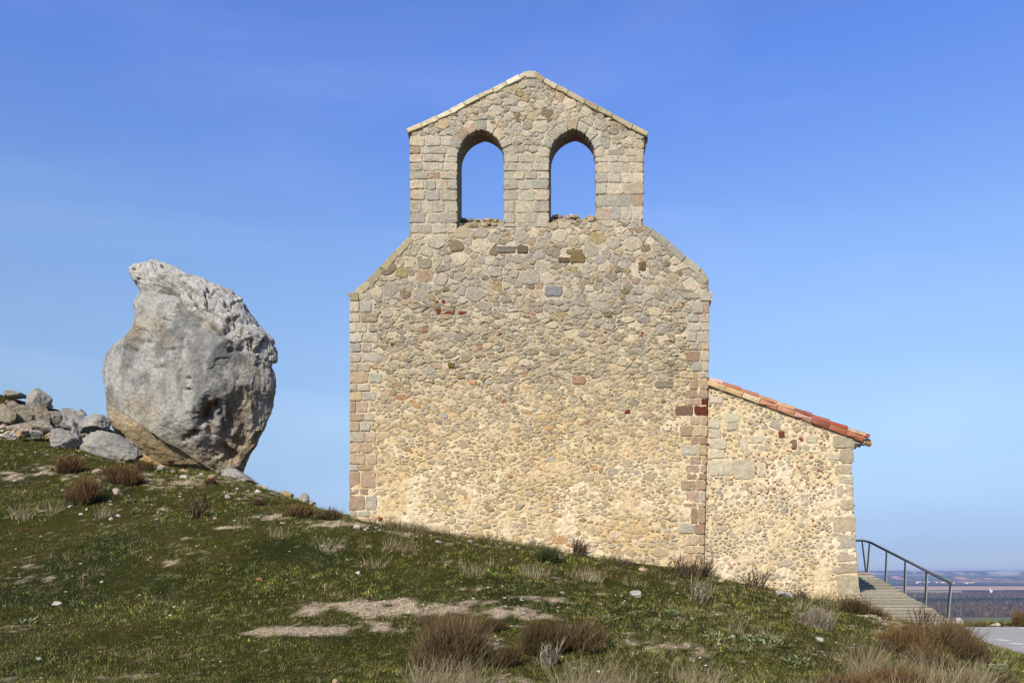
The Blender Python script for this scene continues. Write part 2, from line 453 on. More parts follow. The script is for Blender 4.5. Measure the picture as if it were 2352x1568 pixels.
def mortar_sheet(mb, outline, holes, Y, bbox, colf, step=3.2, amp=0.012, seed=2, smear=0.013):
    xs = np.arange(bbox[0], bbox[2], step); ys = np.arange(bbox[1], bbox[3], step)
    PX, PY = np.meshgrid(xs, ys)
    def inside(poly, grow):
        c = np.zeros(PX.shape, bool); j = len(poly)-1
        for i in range(len(poly)):
            xi, yi = poly[i]; xj, yj = poly[j]
            if yi != yj:
                c ^= ((yi > PY) != (yj > PY)) & (PX < (xj-xi)*(PY-yi)/(yj-yi) + xi)
            j = i
        return c
    ok = inside(outline, 0)
    for h in holes: ok &= ~inside(h, 0)
    # erode by one cell
    e = ok.copy(); e[1:] &= ok[:-1]; e[:-1] &= ok[1:]; e[:, 1:] &= ok[:, :-1]; e[:, :-1] &= ok[:, 1:]
    nz = fbm(PX/7, PY/7, 0, 3, seed); nl = fbm(PX/45, PY/45, 4, 3, seed+5)
    y = Y + 0.004 - amp * (0.35 + nz*.9 + nl*0.8).clip(0, 1.5)
    y = y - smear*(sstep(960, 1180, PY)*(.35+nl*1.6+.5*nz)).clip(0, 1.1)
    k = Y / F
    V = np.stack([(PX-CX)*k, y, (HY-PY)*k], -1)
    nc = PX.shape[1]
    f = grid_faces(*PX.shape); keep = e.ravel()[f].all(1)
    mb.add(V, f[keep][:, ::-1].copy(), (colf(PX, PY) * (1 + .06*nz[..., None])).reshape(-1, 3))

gw = MB()
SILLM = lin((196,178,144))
slab(gw, OUT, [H1, H2], YW + 0.012, YW + TH, SILLM * 0.62)  # body colour darkened to paint in the shade under the arches
mortar_sheet(gw, OUT, [H1, H2], YW, (800, 170, 1632, 1362), mortar_col)
# --- dressed blocks: belfry piers
rects = []
R = random.Random(5)
def block(x0, y0, x1, y1, col, h=0.024, mb=None, Y=YW, gap=1.1):
    stone(mb or gw, [(x0+gap, y0+gap), (x1-gap, y0+gap), (x1-gap, y1-gap), (x0+gap, y1-gap)], h, col, Y, rect=True, deep=0.16)
def pier(xa, xb, ys, widths):
    for i in range(len(ys)-1):
        n = widths[i % len(widths)]; cuts = [xa - .8]
        ws = [R.uniform(.7, 1.35) for _ in range(n)]; t = sum(ws); x = xa
        for w in ws[:-1]: x += w/t*(xb-xa); cuts.append(x)
        cuts.append(xb + .8)
        for a, b in zip(cuts[:-1], cuts[1:]):
            dy = R.uniform(-1, 1)
            block(a, ys[i]+dy*.6, b, ys[i+1]+dy*.6, pick(R, PAL_QTOP), R.uniform(.01, .028), gap=R.uniform(.3, 1.3))
    rects.append((xa-2, ys[0], xb+2, ys[-1]))
cs = [337,354,374,394,413,436,461,489,513,537]
pier(942, 1050, [313]+cs, [3,4,3,4,3,4]); pier(1158, 1261, cs[1:-1]+[522], [3,3,4,3]); pier(1368, 1478, [343,358,374,397,420,447,475,505], [3,4,3,4,3])
pier(1368, 1400, [316,343], [1])
# --- voussoirs
def voussoirs(x0, x1, H, th=21):
    pts = H[1:-1]; L = [0]
    for a, b in zip(pts[:-1], pts[1:]): L.append(L[-1] + math.hypot(b[0]-a[0], b[1]-a[1]))
    tot = L[-1]; n = 9; edges = [tot*i/n + (R.uniform(-1.5, 1.5) if 0 < i < n else 0) for i in range(n+1)]
    def at(s, off):
        s = min(max(s, 0), tot - 1e-6); k = max(i for i in range(len(L)) if L[i] <= s); k = min(k, len(pts)-2)
        t = (s-L[k])/(L[k+1]-L[k]); a, b = pts[k], pts[k+1]
        dx, dy = b[0]-a[0], b[1]-a[1]; d = math.hypot(dx, dy)
        # smooth normal
        nx, ny = dy/d, -dx/d
        cx, cy = (x0+x1)/2, 362
        px, py = a[0]+dx*t, a[1]+dy*t; rx, ry = px-cx, py-cy; rr = math.hypot(rx, ry)
        nx, ny = (nx + rx/rr)/2, (ny + ry/rr)/2; q = math.hypot(nx, ny)
        return (px + nx/q*off, py + ny/q*off)
    for a, b in zip(edges[:-1], edges[1:]):
        g_ = .8; t1 = th*R.uniform(.85, 1.2)
        poly = [at(a+g_, -.9), at((a+b)/2, -.9), at(b-g_, -.9), at(b-g_, t1), at((a+b)/2, t1+.5), at(a+g_, t1)]
        stone(gw, poly, R.uniform(.022, .034), pick(R, PAL_QTOP), YW, rect=True, deep=0.2)
voussoirs(1050, 1158, H1); voussoirs(1261, 1368, H2)
ringH = [[( (x-1104)*1.38+1104, (y-362)*1.34+362) for x, y in H1[1:-1]], [((x-1316)*1.38+1316, (y-362)*1.34+362) for x, y in H2[1:-1]]]
# --- quoins
ql = [690,718,741,764,787,809,833,854,880,899,921,948,967,991,1016,1040,1066,1081,1121,1136,1172,1187,1215,1240]
for i in range(len(ql)-1):
    a, b = ql[i], ql[i+1]; w = [52,66,44,60,48,64,50,68][i % 8] * R.uniform(.9, 1.1)
    low = a > 850; pal = PAL_QLOW if low else PAL_QTOP
    m = 803 + w * R.uniform(.35, .6)
    if a == 1066: c1 = lin((206,200,184))
    else: c1 = pick(R, pal)
    block(802.2, a, m, b, c1, R.uniform(.022, .032)); block(m, a, 803+w, b, pick(R, pal if R.random() < .7 else PAL_QTOP), R.uniform(.02, .03))
    rects.append((800, a, 803+w, b))
qr = [692,721,741,761,786,805,830,853,869,895,915,931,954,976,1003,1021,1046,1067,1086,1102,1127,1154,1165,1202,1227,1252,1271,1292,1320]
for i in range(len(qr)-1):
    a, b = qr[i], qr[i+1]; w = [40,56,36,52,44,62,46,58][(i*3) % 8] * R.uniform(.9, 1.1)
    xe = 1629 if a < 780 else 1629 - (a-780)*0.0245
    low = a > 850; pal = PAL_QLOW if low else PAL_QTOP
    if a > 785 and not low: pal = PAL_QLOW + PAL_QTOP
    if a > 1215: pal = [((206,184,148),3),((190,168,136),2)]
    m = xe - w * R.uniform(.3, .55); c1 = pick(R, pal); c2 = pick(R, pal)
    if a == 931: c1 = lin((112,58,42)); c2 = lin((132,106,84)); w = 76; m = xe - 32
    if a == 915: c1 = lin((104,52,40)); m = xe - 16
    block(m, a, xe + 1, b, c1, R.uniform(.02, .03)); block(xe-w, a, m, b, c2, R.uniform(.02, .03))
    rects.append((xe-w, a, xe+3, b))
# --- red brick pieces
brick = lin((136,66,46))
for pl in [[(1000,708),(1012,709),(1013,722),(1001,721)],[(1013,722),(1045,708),(1045,722)],[(1048,714),(1074,716),(1074,724),(1048,722)],[(1001,691),(1009,690),(1006,698),(999,698)],
           [(898,785),(905,787),(904,798),(897,796)],[(1145,765),(1152,765),(1152,772),(1145,772)],[(1436,942),(1447,940),(1447,950),(1434,950)],[(1560,694),(1572,696),(1568,706)],[(1526,782),(1540,784),(1538,792),(1528,790)],
           [(1472,762),(1480,762),(1478,768),(1472,767)],[(1388,760),(1394,760),(1393,767),(1388,767)],[(870,1186),(880,1188),(878,1200),(868,1198)],[(1013,690),(1022,689),(1023,698),(1013,698)]]:
    stone(gw, pl, 0.03, brick * R.uniform(.85, 1.15), YW, rect=True, jit=.3)
for (x0,y0,x1,y1,c) in [(1187,563,1213,583,(118,106,84)),(1280,590,1309,604,(116,98,72)),(1308,582,1345,605,(140,120,80)),(1466,600,1484,622,(122,102,74)),(1250,655,1292,682,(150,150,146)),(1312,862,1345,884,(176,140,112)),
                        (1028,832,1048,846,(120,100,44)),(1316,690,1300,680,(0,0,0)),(1135,565,1185,582,(134,128,116)),(1300,572,1338,584,(150,132,96)),(1505,873,1548,892,(150,138,118))]:
    if x1 > x0:
        block(x0, y0, x1, y1, lin(c), .03); rects.append((x0, y0, x1, y1))

def rf(x, y):
    if y < 515: return 8.8
    if y < 535: return 9.0
    if y < 690: return 11.0
    if y < 730: return 9.6
    if y < 870: return 8.4
    if y < 1120: return 7.6
    if y < 1190: return 8.4
    return 12.5
def shr(x, y, R):
    if y < 690: return R.uniform(.88, .97)
    if y < 860: return R.uniform(.86, 1.0)
    if y < 1000: return R.uniform(.78, .98)
    return R.uniform(.62, .96)
def hf(x, y, R):
    if y < 700: return R.uniform(.014, .026)
    if y < 880: return R.uniform(.012, .032)
    return R.uniform(.009, .022)
def sk(x, y): return 0.0 if y < 700 else 0.0 if y < 870 else 0.04 if y < 1000 else 0.08
rubble(gw, [(a, min(b, 1345)) for a, b in OUT], [H1, H2] + ringH, rects, rf, shr, wall_col, hf, sk, YW, (800, 170, 1632, 1345), tries=90000, seed=11)
for k in range(5200):                                       # little chips wedged into the joints
    x = R.uniform(806, 1624); y = R.uniform(560, 1310)
    if y < 780 and R.random() < .55: continue
    if not in_poly((x, y), OUT) or any(a < x < c and b < y < d for a, b, c, d in rects): continue
    a_ = R.uniform(-.5, .5); L_ = R.uniform(1.5, 3.8); W_ = L_*R.uniform(.4, .8); ca, sa = math.cos(a_), math.sin(a_)
    stone(gw, [(x+u*L_*ca-v*W_*sa, y+u*L_*sa+v*W_*ca) for u, v in ((-1,-.6),(.2,-1),(1,-.3),(.7,.8),(-.5,1))], R.uniform(.012, .024), wall_col(x, y, R)*R.uniform(.85, 1.15), YW, jit=.25, deep=.03)
# --- rubble sills inside the two openings
for (x0, x1, yf, yb) in [(1050, 1158, 521, 499), (1261, 1368, 510, 493)]:
    (xa, za), (xb, _) = w2(x0, yf), w2(x1, yf)
    zb = (HY - yb) * (YW + TH) / F - 0.03
    nx, ny = 36, 14; X, T = np.meshgrid(np.linspace(xa - .01, xb + .08, nx), np.linspace(0, 1, ny))
    Z = za - .02 + (zb - za) * T + 0.045 * fbm(X*7, T*4, 0, 3, 21) * (0.3 + T)
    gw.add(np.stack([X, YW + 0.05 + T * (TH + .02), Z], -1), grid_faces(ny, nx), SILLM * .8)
    for k in range(26):
        x = R.uniform(xa+.03, xb-.02); t = R.uniform(0, 1) if k > 9 else R.uniform(.85, 1)
        z = za + (zb - za) * t; y = YW + .05 + t*TH*.95; r = R.uniform(.03, .075)
        u = np.linspace(0, 2*math.pi, 8, endpoint=False); V = []
        for zz, sc_ in ((-.6, 1), (.15, .95), (.55, .6)):
            for a in u: V.append((x + math.cos(a)*r*sc_*R.uniform(1.0, 1.4), y + math.sin(a)*r*sc_*R.uniform(.6, 1), z + zz*r*R.uniform(.8, 1.1)))
        fs = [(q*8+i, q*8+(i+1) % 8, (q+1)*8+(i+1) % 8, (q+1)*8+i) for q in range(2) for i in range(8)] + [tuple(16+i for i in range(8))]
        gw.add(V, fs, pick(R, [((176,160,128),3),((150,134,108),3),((190,176,146),2),((150,96,66),.4)]))
gable = gw.build('bell_gable_wall', M_MASON, chapel, CO)

# --- coping
def z2(x, y): return (890 + x/3.213, 143.6 + y/3.213)
CLs = [(140,500),(245,452),(360,398),(460,350),(560,298),(665,245),(775,194),(870,147),(970,97),(1020,72)]
CRs = [(1100,72),(1165,120),(1260,172),(1340,212),(1465,280),(1560,331),(1665,386),(1815,466),(1928,520)]
CP_PAL = [((214,202,172),3),((200,188,158),3),((222,212,188),2),((190,176,140),2)]
def coping(p, q, t0, t1, col, yf=0.045, yb=0.06, dz=0):
    mb = MB(); k = YW / F; n = 5; V = []
    (xa, ya), (xb, yb_) = z2(*p), z2(*q)
    dx, dy = xb-xa, yb_-ya; d = math.hypot(dx, dy); ux, uy = dx/d, dy/d; nx, ny = (-uy, ux)
    if ny < 0: nx, ny = -nx, -ny
    yfv = yf + R.uniform(-.01, .014); dl = R.uniform(-1.0, 1.0)
    for sgn, Y in ((0, YW - yfv), (1, YW + TH + yb)):
        for row in (0, .5, 1):
            for i in range(n):
                s_ = .4 + (d-.8)*i/(n-1); t = t0 + (t1-t0)*i/(n-1)
                o = dl*.5 + row*t + (R.uniform(-.7, .7) if row == 1 else R.uniform(-.45, .45))
                V.append(((xa+ux*s_+nx*o-CX)*k, Y + R.uniform(-.006, .006), (HY-(ya+uy*s_+ny*o))*k))
    f = []
    for r in range(2):
        for i in range(n-1): f += [(r*n+i, (r+1)*n+i, (r+1)*n+i+1, r*n+i+1), (3*n+r*n+i, 3*n+r*n+i+1, 3*n+(r+1)*n+i+1, 3*n+(r+1)*n+i)]
    for i in range(n-1): f += [(i, i+1, 3*n+i+1, 3*n+i), (2*n+i, 5*n+i, 5*n+i+1, 2*n+i+1)]
    for r in range(2): f += [(r*n, 3*n+r*n, 3*n+(r+1)*n, (r+1)*n), (r*n+n-1, (r+1)*n+n-1, 3*n+(r+1)*n+n-1, 3*n+r*n+n-1)]
    mb.add(V, f, col)
    return mb.build('coping_stone', M_MASON, gable, CO, bevel=0.012)
for i in range(len(CLs)-1): coping(CLs[i], CLs[i+1], 10+R.uniform(0, 3), 10+R.uniform(0, 3), pick(R, CP_PAL, .85))
for i in range(len(CRs)-1): coping(CRs[i], CRs[i+1], 10+R.uniform(0, 3), 10+R.uniform(0, 3), pick(R, [((196,184,146),3),((206,196,164),2),((184,170,132),2)], .62))
coping((1022,70), (1098,70), 17, 17, lin((206,196,170)), yf=.03)
# cornice return under the last coping stone, seen at the right flank
def flat_part(name, poly, y0, y1, col, mat=M_MASON, parent=gable, bevel=.01, Y=YW):
    mb = MB(); pts = [w2(a, b, Y) for a, b in poly]
    A = sum(pts[i-1][0]*pts[i][1] - pts[i][0]*pts[i-1][1] for i in range(len(pts)))
    if A < 0: pts = pts[::-1]
    mb.prism(pts, y0, y1, col); return mb.build(name, mat, parent, CO, bevel=bevel)
flat_part('cornice_return', [(1476,313),(1490.5,308),(1489,322),(1485,334),(1483,346),(1476,346)], YW+.10, YW+TH+.05, lin((150,140,118)))
flat_part('corbel', [(797.5,674.5),(824,672),(824,691),(806,692)], YW-.05, YW+TH+.03, lin((176,164,128)))
flat_part('corbel', [(1608,673),(1637.5,671),(1634,684),(1629,692),(1608,691)], YW-.035, YW+TH+.03, lin((196,190,170)))
flat_part('corbel', [(1566,674),(1606,672),(1606,686),(1568,686)], YW-.03, YW+.1, lin((186,176,152)))
# dressed edge stones along the shoulders
for (a, b) in [((811,672),(842,645)),((843,644),(872,614)),((873,613),(905,579)),((906,578),(941,543))]:
    u_ = lambda: R.uniform(-1.3, 1.3)
    flat_part('shoulder_stone', [(a[0]+u_(), a[1]+u_()), ((a[0]+b[0])/2+u_(), (a[1]+b[1])/2+u_()), (b[0]+u_()*.5, b[1]+u_()), (b[0]+9+u_()*2, b[1]+12+u_()), (a[0]+13+u_()*2, a[1]+12+u_())], YW-.03, YW+TH+.02, pick(R, [((196,184,150),1),((184,170,134),1)]))
for (a, b) in [((1480,517),(1500,526)),((1501,527),(1538,556)),((1539,557),(1576,590)),((1577,591),(1611,618)),((1612,619),(1628,642))]:
    flat_part('shoulder_stone', [(a[0]+u_(), a[1]+u_()), ((a[0]+b[0])/2+u_(), (a[1]+b[1])/2+u_()), (b[0]+u_()*.5, b[1]+u_()), (b[0]-10+u_()*2, b[1]+12+u_()), (a[0]-10+u_()*2, a[1]+12+u_())], YW-.028, YW+TH+.02, pick(R, [((188,180,158),1),((174,166,148),1)]))

# ------------------------------------------------------------------ tiles
TP = [((178,104,74),4),((190,124,92),3),((204,158,116),2),((160,90,66),2),((212,184,150),1.5),((156,112,90),1)]
def tile(mb, p0, p1, r, col, up=(0, 0, 1), n=7, th=0.014, a0=0, a1=math.pi, flip=False, taper=.88):
    """curved clay tile from p0 (high end) to p1 (low end)"""
    p0 = Vector(p0); p1 = Vector(p1); d = (p1-p0).normalized(); u = Vector(up); s_ = d.cross(u).normalized(); w = s_.cross(d).normalized()
    if flip: w = -w
    V = []
    for (p, rr) in ((p0, r*taper), (p1, r)):
        for ro in (rr, rr-th):
            for i in range(n):
                a = a0 + (a1-a0)*i/(n-1); V.append(p + s_*(math.cos(a)*ro) + w*(math.sin(a)*ro))
    f = []
    for i in range(n-1):
        f += [(i, i+1, 2*n+i+1, 2*n+i), (n+i, 3*n+i, 3*n+i+1, n+i+1), (i, n+i, n+i+1, i+1), (2*n+i, 2*n+i+1, 3*n+i+1, 3*n+i)]
    f += [(0, 2*n, 3*n, n), (n-1, 2*n-1, 4*n-1, 3*n-1)]
    mb.add([tuple(v) for v in V], f, col)

# --- nave behind the gable
nv = MB(); XL = w2(806, 0, YW)[0]; XR = w2(1627, 0, YW)[0]; ZE = 6.05; ZR = 7.45; XM = (XL+XR)/2; YB = 29.0
pts = [(XL+.02, -3), (XR-.02, -3), (XR-.02, ZE), (XM, ZR-.05), (XL+.02, ZE)]
nv.prism(pts, YW+TH+.003, YB, lin((214,194,156)))
nave = nv.build('nave_wall', M_MASON, chapel, CO)
nr = MB()
for side in (-1, 1):
    xe = XM + side*(XR-XM+(.17 if side > 0 else .06)); ze = ZE - .02
    k = 0; y = YW + TH + .12
    while y < YB + .1:
        for up_ in (0, 1):
            N_ = 10
            for i in range(N_):
                a = i/N_; b = (i+1.12)/N_
                p0 = Vector((XM + (xe-XM)*a, y + .12*up_, ZR + (ze-ZR)*a + (.10 if up_ else .10))); p1 = Vector((XM + (xe-XM)*min(b, 1.02), y + .12*up_, ZR + (ze-ZR)*min(b, 1.02) + .12))
                tile(nr, p0, p1, .10, pick(R, TP), flip=bool(up_), n=5)
        y += .24
    slabp = [(XM, ZR-.04), (xe-side*.1, ze-.02), (xe-side*.1, ze+.04), (XM, ZR+.04)]
    if side > 0: slabp = slabp
    else: slabp = slabp[::-1]
    nr.prism(slabp, YW+TH+.02, YB+.05, lin((170,140,110)))
y = YW + TH + .1
while y < YB: tile(nr, (XM, y+.45, ZR+.12), (XM, y, ZR+.13), .12, pick(R, TP), n=6); y += .4
nr.build('nave_roof', M_TILE, chapel, CO)

# ------------------------------------------------------------------ annex
YA = 18.035
AOUT = [(1618,1420),(1622,1150),(1625,1000),(1630,884),(1700,906),(1780,934),(1860,965),(1920,988),(1962,1004),(1963,1022),(1957,1050),(1961,1120),(1966,1240),(1973,1330),(1984,1420)]
aw = MB()
def am_col(x, y):
    c = lin((242,218,172)); c2 = lin((250,232,196)); t = sstep(-.2, .5, fbm(x/60, y/60, 2, 3, 51))[..., None]
    return c*(1-t) + c2*t
slab(aw, AOUT, [], YA+.012, YA+.45, lin((236,212,168)))
mortar_sheet(aw, AOUT, [], YA, (1616, 880, 1988, 1422), am_col, amp=.016, seed=41)
arects = []
def ab(x0, y0, x1, y1, c, h=.026):
    stone(aw, [(x0, y0), (x1, y0+R.uniform(-1, 1)), (x1, y1), (x0, y1)], h, c, YA, rect=True, jit=.9); arects.append((x0-1, y0-1, x1+1, y1+1))
gq = [((216,204,172),3),((206,194,164),3),((222,210,178),2)]
for b in [(1629,912,1660,926),(1629,1030+4,1662,1052),(1628,1058,1682,1092),(1684,1055,1732,1100),(1738,1062,1760,1094),(1628,962,1652,984),(1628,986,1656,1006),(1629,1008,1668,1030),(1664,950,1698,970),
          (1668,972,1696,988),(1720,1000,1752,1018),(1700,1008,1716,1036),(1756,1018,1772,1034),(1838,1140-5,1856,1160),(1850,1000,1880,1016),(1900,1040,1930,1056)]: ab(*b, pick(R, gq))
ab(1788,990,1802,1004,lin((120,72,50))); ab(1817,1008,1830,1030,lin((146,116,92)))
for i, (y0, y1) in enumerate([(998,1030),(1030,1066),(1067,1090),(1092,1113),(1114,1144),(1146,1172),(1186,1222),(1226,1262),(1266,1290),(1292,1316),(1318,1370)]):
    xe = 1957 + (y0-1040)*.055 if y0 > 1040 else 1960
    w = [46,30,42,34,40,32,52,44,48,40,50][i]; ab(xe-w, y0+1, xe-1, y1-2, pick(R, [((190,176,146),3),((176,168,148),2),((200,186,154),2)]), .024)
def acol(x, y, R):
    return pick(R, [((204,186,152),5),((190,174,146),3),((182,174,158),4),((216,200,164),4),((174,154,122),2),((160,158,150),1),((200,160,100),.4),((172,104,70),.15)])
def arf(x, y): return 6.0 if y > 1040 else 7.4
rubble(aw, AOUT, [], arects, arf, lambda x, y, R: R.uniform(.5, .93), lambda x, y, R: acol(x, y, R)*.6 + lin((214,196,160))*.4, lambda x, y, R: R.uniform(.012, .028), lambda x, y: .12, YA, (1620, 882, 1986, 1412), warp=(690, 1.25, 1.4), tries=30000, seed=4)
for k in range(120):                                       # little red tile chips pressed into the mortar
    x = R.gauss(1790, 80); y = R.gauss(1090, 75)
    if not in_poly((x, y), AOUT) or y < 960: continue
    a = R.choice([0, 0, .4, 1.3, 1.5, -1]); L_ = R.uniform(1.6, 4.2); W_ = R.uniform(.8, 1.8); ca, sa = math.cos(a), math.sin(a)
    stone(aw, [(x+u*L_*ca-v*W_*sa, y+u*L_*sa+v*W_*ca) for u, v in ((-1,-1),(1,-1),(1,1),(-1,1))], .026, lin((172,84,48))*R.uniform(.8, 1.1), YA, rect=True, jit=.15)
annex = aw.build('annex_wall', M_MASON, chapel, CO)
# annex side and rear walls
ar = MB(); AXR = w2(1962, 0, YA)[0]; AXR2 = w2(1990, 0, YA)[0]; AZT = w2(0, 1006, YA)[1]; YAB = 23.4
V = [(AXR, YA+.45, AZT), (AXR2, YA+.45, -2.5), (AXR2, YAB, -2.5), (AXR, YAB, AZT)]
XN = w2(1629, 0, YA)[0]; ZN = w2(0, 884, YA)[1]
V2 = [(XN, YAB, ZN), (XN, YAB, -2.5)]
ar.add(V + V2 + [(AXR-.4, YA+.45, AZT), (AXR2-.5, YA+.45, -2.5)], [(0, 1, 2, 3), (3, 2, 5, 4), (6, 7, 1, 0)], lin((236,212,168)))
ar.build('annex_side_wall', M_MASON, annex, CO)
# roof: mortar bed, verge tiles, field of tiles
tr = MB()
T0 = np.array(w2(1631, 863, YA)); T1 = np.array(w2(2004, 999, YA))      # top line of the covers
dT = T1 - T0; LT = np.linalg.norm(dT); uT = dT / LT; nT = np.array([uT[1], -uT[0]]);  nT = nT if nT[1] < 0 else -nT
def pt(s_, off, y): q = T0 + uT*s_*LT + nT*off; return (q[0], y, q[1])
bp = [T0 + nT*.09, T0 + nT*.235, T0 + uT*LT*.93 + nT*.235, T0 + uT*LT*.985 + nT*.09]
A = sum(bp[i-1][0]*bp[i][1] - bp[i][0]*bp[i-1][1] for i in range(4))
tr.prism([tuple(p) for p in (bp if A > 0 else bp[::-1])], YA-.015, YA+.3, lin((224,196,170)))
sp = [T0 + nT*.13, T0 + nT*.20, T0 + uT*LT*.95 + nT*.20, T0 + uT*LT*.97 + nT*.13]
tr.prism([tuple(p) for p in (sp if A > 0 else sp[::-1])], YA+.3, YAB+.1, lin((200,170,140)))
low = [(222,190,136),(214,180,126),(226,204,166),(206,146,112),(200,146,118),(204,156,132),(226,206,166),(158,100,74),(176,110,80),(188,118,84),(178,104,74)]
upc = [(216,184,168),(184,120,92),(190,130,100),(204,158,112),(206,164,120),(158,92,68),(178,100,76),(170,84,56),(206,176,140),(164,90,60),(180,88,58)]
nl = 9
for i in range(nl):                                         # lower row: tiles laid on edge along the verge
    s0 = i/nl*.955; s1 = (i+1.0)/nl*.955
    a = (T0 + uT*LT*s0 + nT*(.16)); b = (T0 + uT*LT*s1 + nT*(.16))
    c = lin(low[i]) if i < 6 else lin(low[i+1])
    hgt = .058
    q = [a + nT*hgt*.9 + uT*.004, a - nT*hgt*.95 + uT*.004, b - nT*hgt*.8 - uT*.004, b + nT*hgt*1.1 - uT*.004]
    Aq = sum(q[k-1][0]*q[k][1] - q[k][0]*q[k-1][1] for k in range(4)); q = q if Aq > 0 else q[::-1]
    V = [(p[0], YA-.055, p[1]) for p in q]; cc_ = np.mean(q, 0)
    V2 = [(cc_[0]+(p[0]-cc_[0])*.985, YA-.075-.006*i % .01, cc_[1]+(p[1]-cc_[1])*.45) for p in q]
    V0 = [(p[0], YA+.05, p[1]) for p in q]
    f = [(0,1,5,4),(1,2,6,5),(2,3,7,6),(3,0,4,7),(4,5,6,7)] + [(8,9,1,0),(9,10,2,1),(10,11,3,2),(11,8,0,3)]
    tr.add(V + V2 + V0, f, c)
rows = int((YAB - YA) / .23)
for j in range(rows):
    y = YA + .03 + j*.23
    for i in range(nl+1):
        s0 = (i-.35)/nl*.985; s1 = min((i+.75)/nl*.985, 1.0 if j else .985)
        if s0 < 0: s0 = 0
        c = lin(upc[min(i, 10)])*R.uniform(.9, 1.1) if j == 0 else pick(R, TP)
        tile(tr, pt(s0, .105, y), pt(s1, .085, y), .095, c, n=6)
        if j: tile(tr, pt(s0, .10, y-.115), pt(min(s1+.008, 1.01), .085, y-.115), .095, pick(R, TP), n=5, flip=True)
tile(tr, pt(.96, .15, YA+.12), pt(1.018, .14, YA+.12), .09, lin((190,150,104)), flip=True)
annex_roof = tr.build('annex_roof', M_TILE, annex, CO)
wd = MB()
k = YA / F
for q, (y0, y1) in enumerate([(YA+.02, YA+.16), (YA+.55, YA+.69), (YA+1.15, YA+1.29), (YA+1.75, YA+1.89)]):
    mb = MB(); pts = [w2(1958, 1004, YA), w2(1990, 1012, YA), w2(1986, 1020, YA), w2(1958, 1018, YA)]
    mb.prism(pts[::-1], y0, y1, lin((178,170,156)) * (1 if q == 0 else .7)); mb.build('rafter_tail', M_WOOD, annex_roof, CO, bevel=.006)
mb = MB(); mb.prism([w2(1958,1019,YA), w2(1974,1021,YA), w2(1967,1029,YA), w2(1958,1033,YA)][::-1], YA+.04, YA+.8, lin((90,80,70))); mb.build('wall_plate', M_WOOD, annex_roof, CO)

# ------------------------------------------------------------------ ramp and railing
ramp = empty('wooden_ramp', (11.2, 20.3, -1.48), 'grey planked ramp with a steel handrail climbing beside the annex', 'ramp')
RO = tuple(ramp.location)
E0 = np.array([11.42, 20.35, -1.46]); E1 = np.array([10.25, 23.6, 0.012])
dk = MB(); npl = 19
for i in range(npl):
    a = E0 + (E1-E0)*(i/npl); b = E0 + (E1-E0)*((i+.84)/npl)
    j = R.uniform(-.03, .03); j2 = R.uniform(-.05, .05); t = .04; w = 2.32; dz = R.uniform(-.004, .004)
    V = []
    for zz in (0, -t):
        V += [(a[0]-w+j2, a[1], a[2]+zz+dz), (a[0]+j, a[1], a[2]+zz+dz), (b[0]+j, b[1], b[2]+zz+dz), (b[0]-w+j2, b[1], b[2]+zz+dz)]
    pc = lin((182,174,154), .52)*R.uniform(.78, 1.12)*np.array([1, R.uniform(.98, 1.03), R.uniform(.92, 1.0)])
    dk.add(V, [(0,1,2,3),(7,6,5,4),(0,4,5,1),(1,5,6,2),(2,6,7,3),(3,7,4,0)], pc)
    # mossy, dirty front edge of each board, standing in for the dark gaps: raised lip a few mm proud
    q = lambda t_: a + (b-a)*t_; e0, e1 = q(-.02), q(.2); mc = lin(R.choice([(96,94,58),(112,100,72),(84,84,56)]), .5); nx_ = 26
    for u in range(nx_):
        xa_, xb_ = a[0]-w+.02 + (w-.04)*u/nx_, a[0]-w+.02 + (w-.04)*(u+1)/nx_; k_ = R.uniform(.25, 1.0)
        e2 = q(-.02 + .22*k_)
        dk.add([(xa_, e0[1], e0[2]+.004+dz), (xb_, e0[1], e0[2]+.004+dz), (xb_, e2[1], e2[2]+.004+dz), (xa_, e2[1], e2[2]+.004+dz)], [(0,1,2,3)], mc)
for i in range(11):
    y = 23.61 + i*.17; dk.box((7.9, y, -.03), (10.28+R.uniform(-.02, .02), y+.16, .012), lin((168,164,146), .55)*R.uniform(.85, 1.1))
dk.build('deck', M_WOOD, ramp, RO)
for off in (.06, 1.2, 2.2):
    mb = MB(); a = E0 - np.array([off, 0, 0]); b = E1 - np.array([off, 0, 0]); V = []
    for p in (a, b):
        for dx in (-.04, .04):
            for dz in (-.05, -.22): V.append((p[0]+dx, p[1], p[2]+dz))
    mb.add(V, [(0,2,3,1),(4,5,7,6),(0,1,5,4),(2,6,7,3),(0,4,6,2),(1,3,7,5)], lin((120,112,96))); mb.build('beam', M_WOOD, ramp, RO)
for (x, y) in [(10.2, 23.8), (8.2, 23.8), (10.2, 25.3), (8.2, 25.3)]:
    mb = MB(); mb.box((x-.06, y-.06, -3.2), (x+.06, y+.06, -.035), lin((120,112,96))); mb.build('support_post', M_WOOD, ramp, RO)
hr = MB()
rail = [P(1950,1241,23.9), P(1982,1240.5,23.9), P(1999,1245,23.7), P(2186.5,1340,21.0)]
hr.tube(rail, .033, lin((28,33,38)), n=10)
hand = hr.build('handrail', M_METAL, ramp, RO, smooth=True)
mb = MB(); e = np.array(rail[-1]); d_ = (e - rail[-2]); d_ /= np.linalg.norm(d_); mb.tube([e, e + d_*.004], .024, lin((176,120,50)), n=10); mb.build('pipe_end', M_METAL, hand, RO)
posts = [((1990,1314),(1981,1242),23.9),((1992,1314),(1998,1245),23.6),((2034,1335),(2037,1264.5),23.0),((2078,1365),(2080,1286.5),22.4),((2125,1393),(2129,1311.5),21.7),((2176.5,1423),(2184,1340),21.0)]
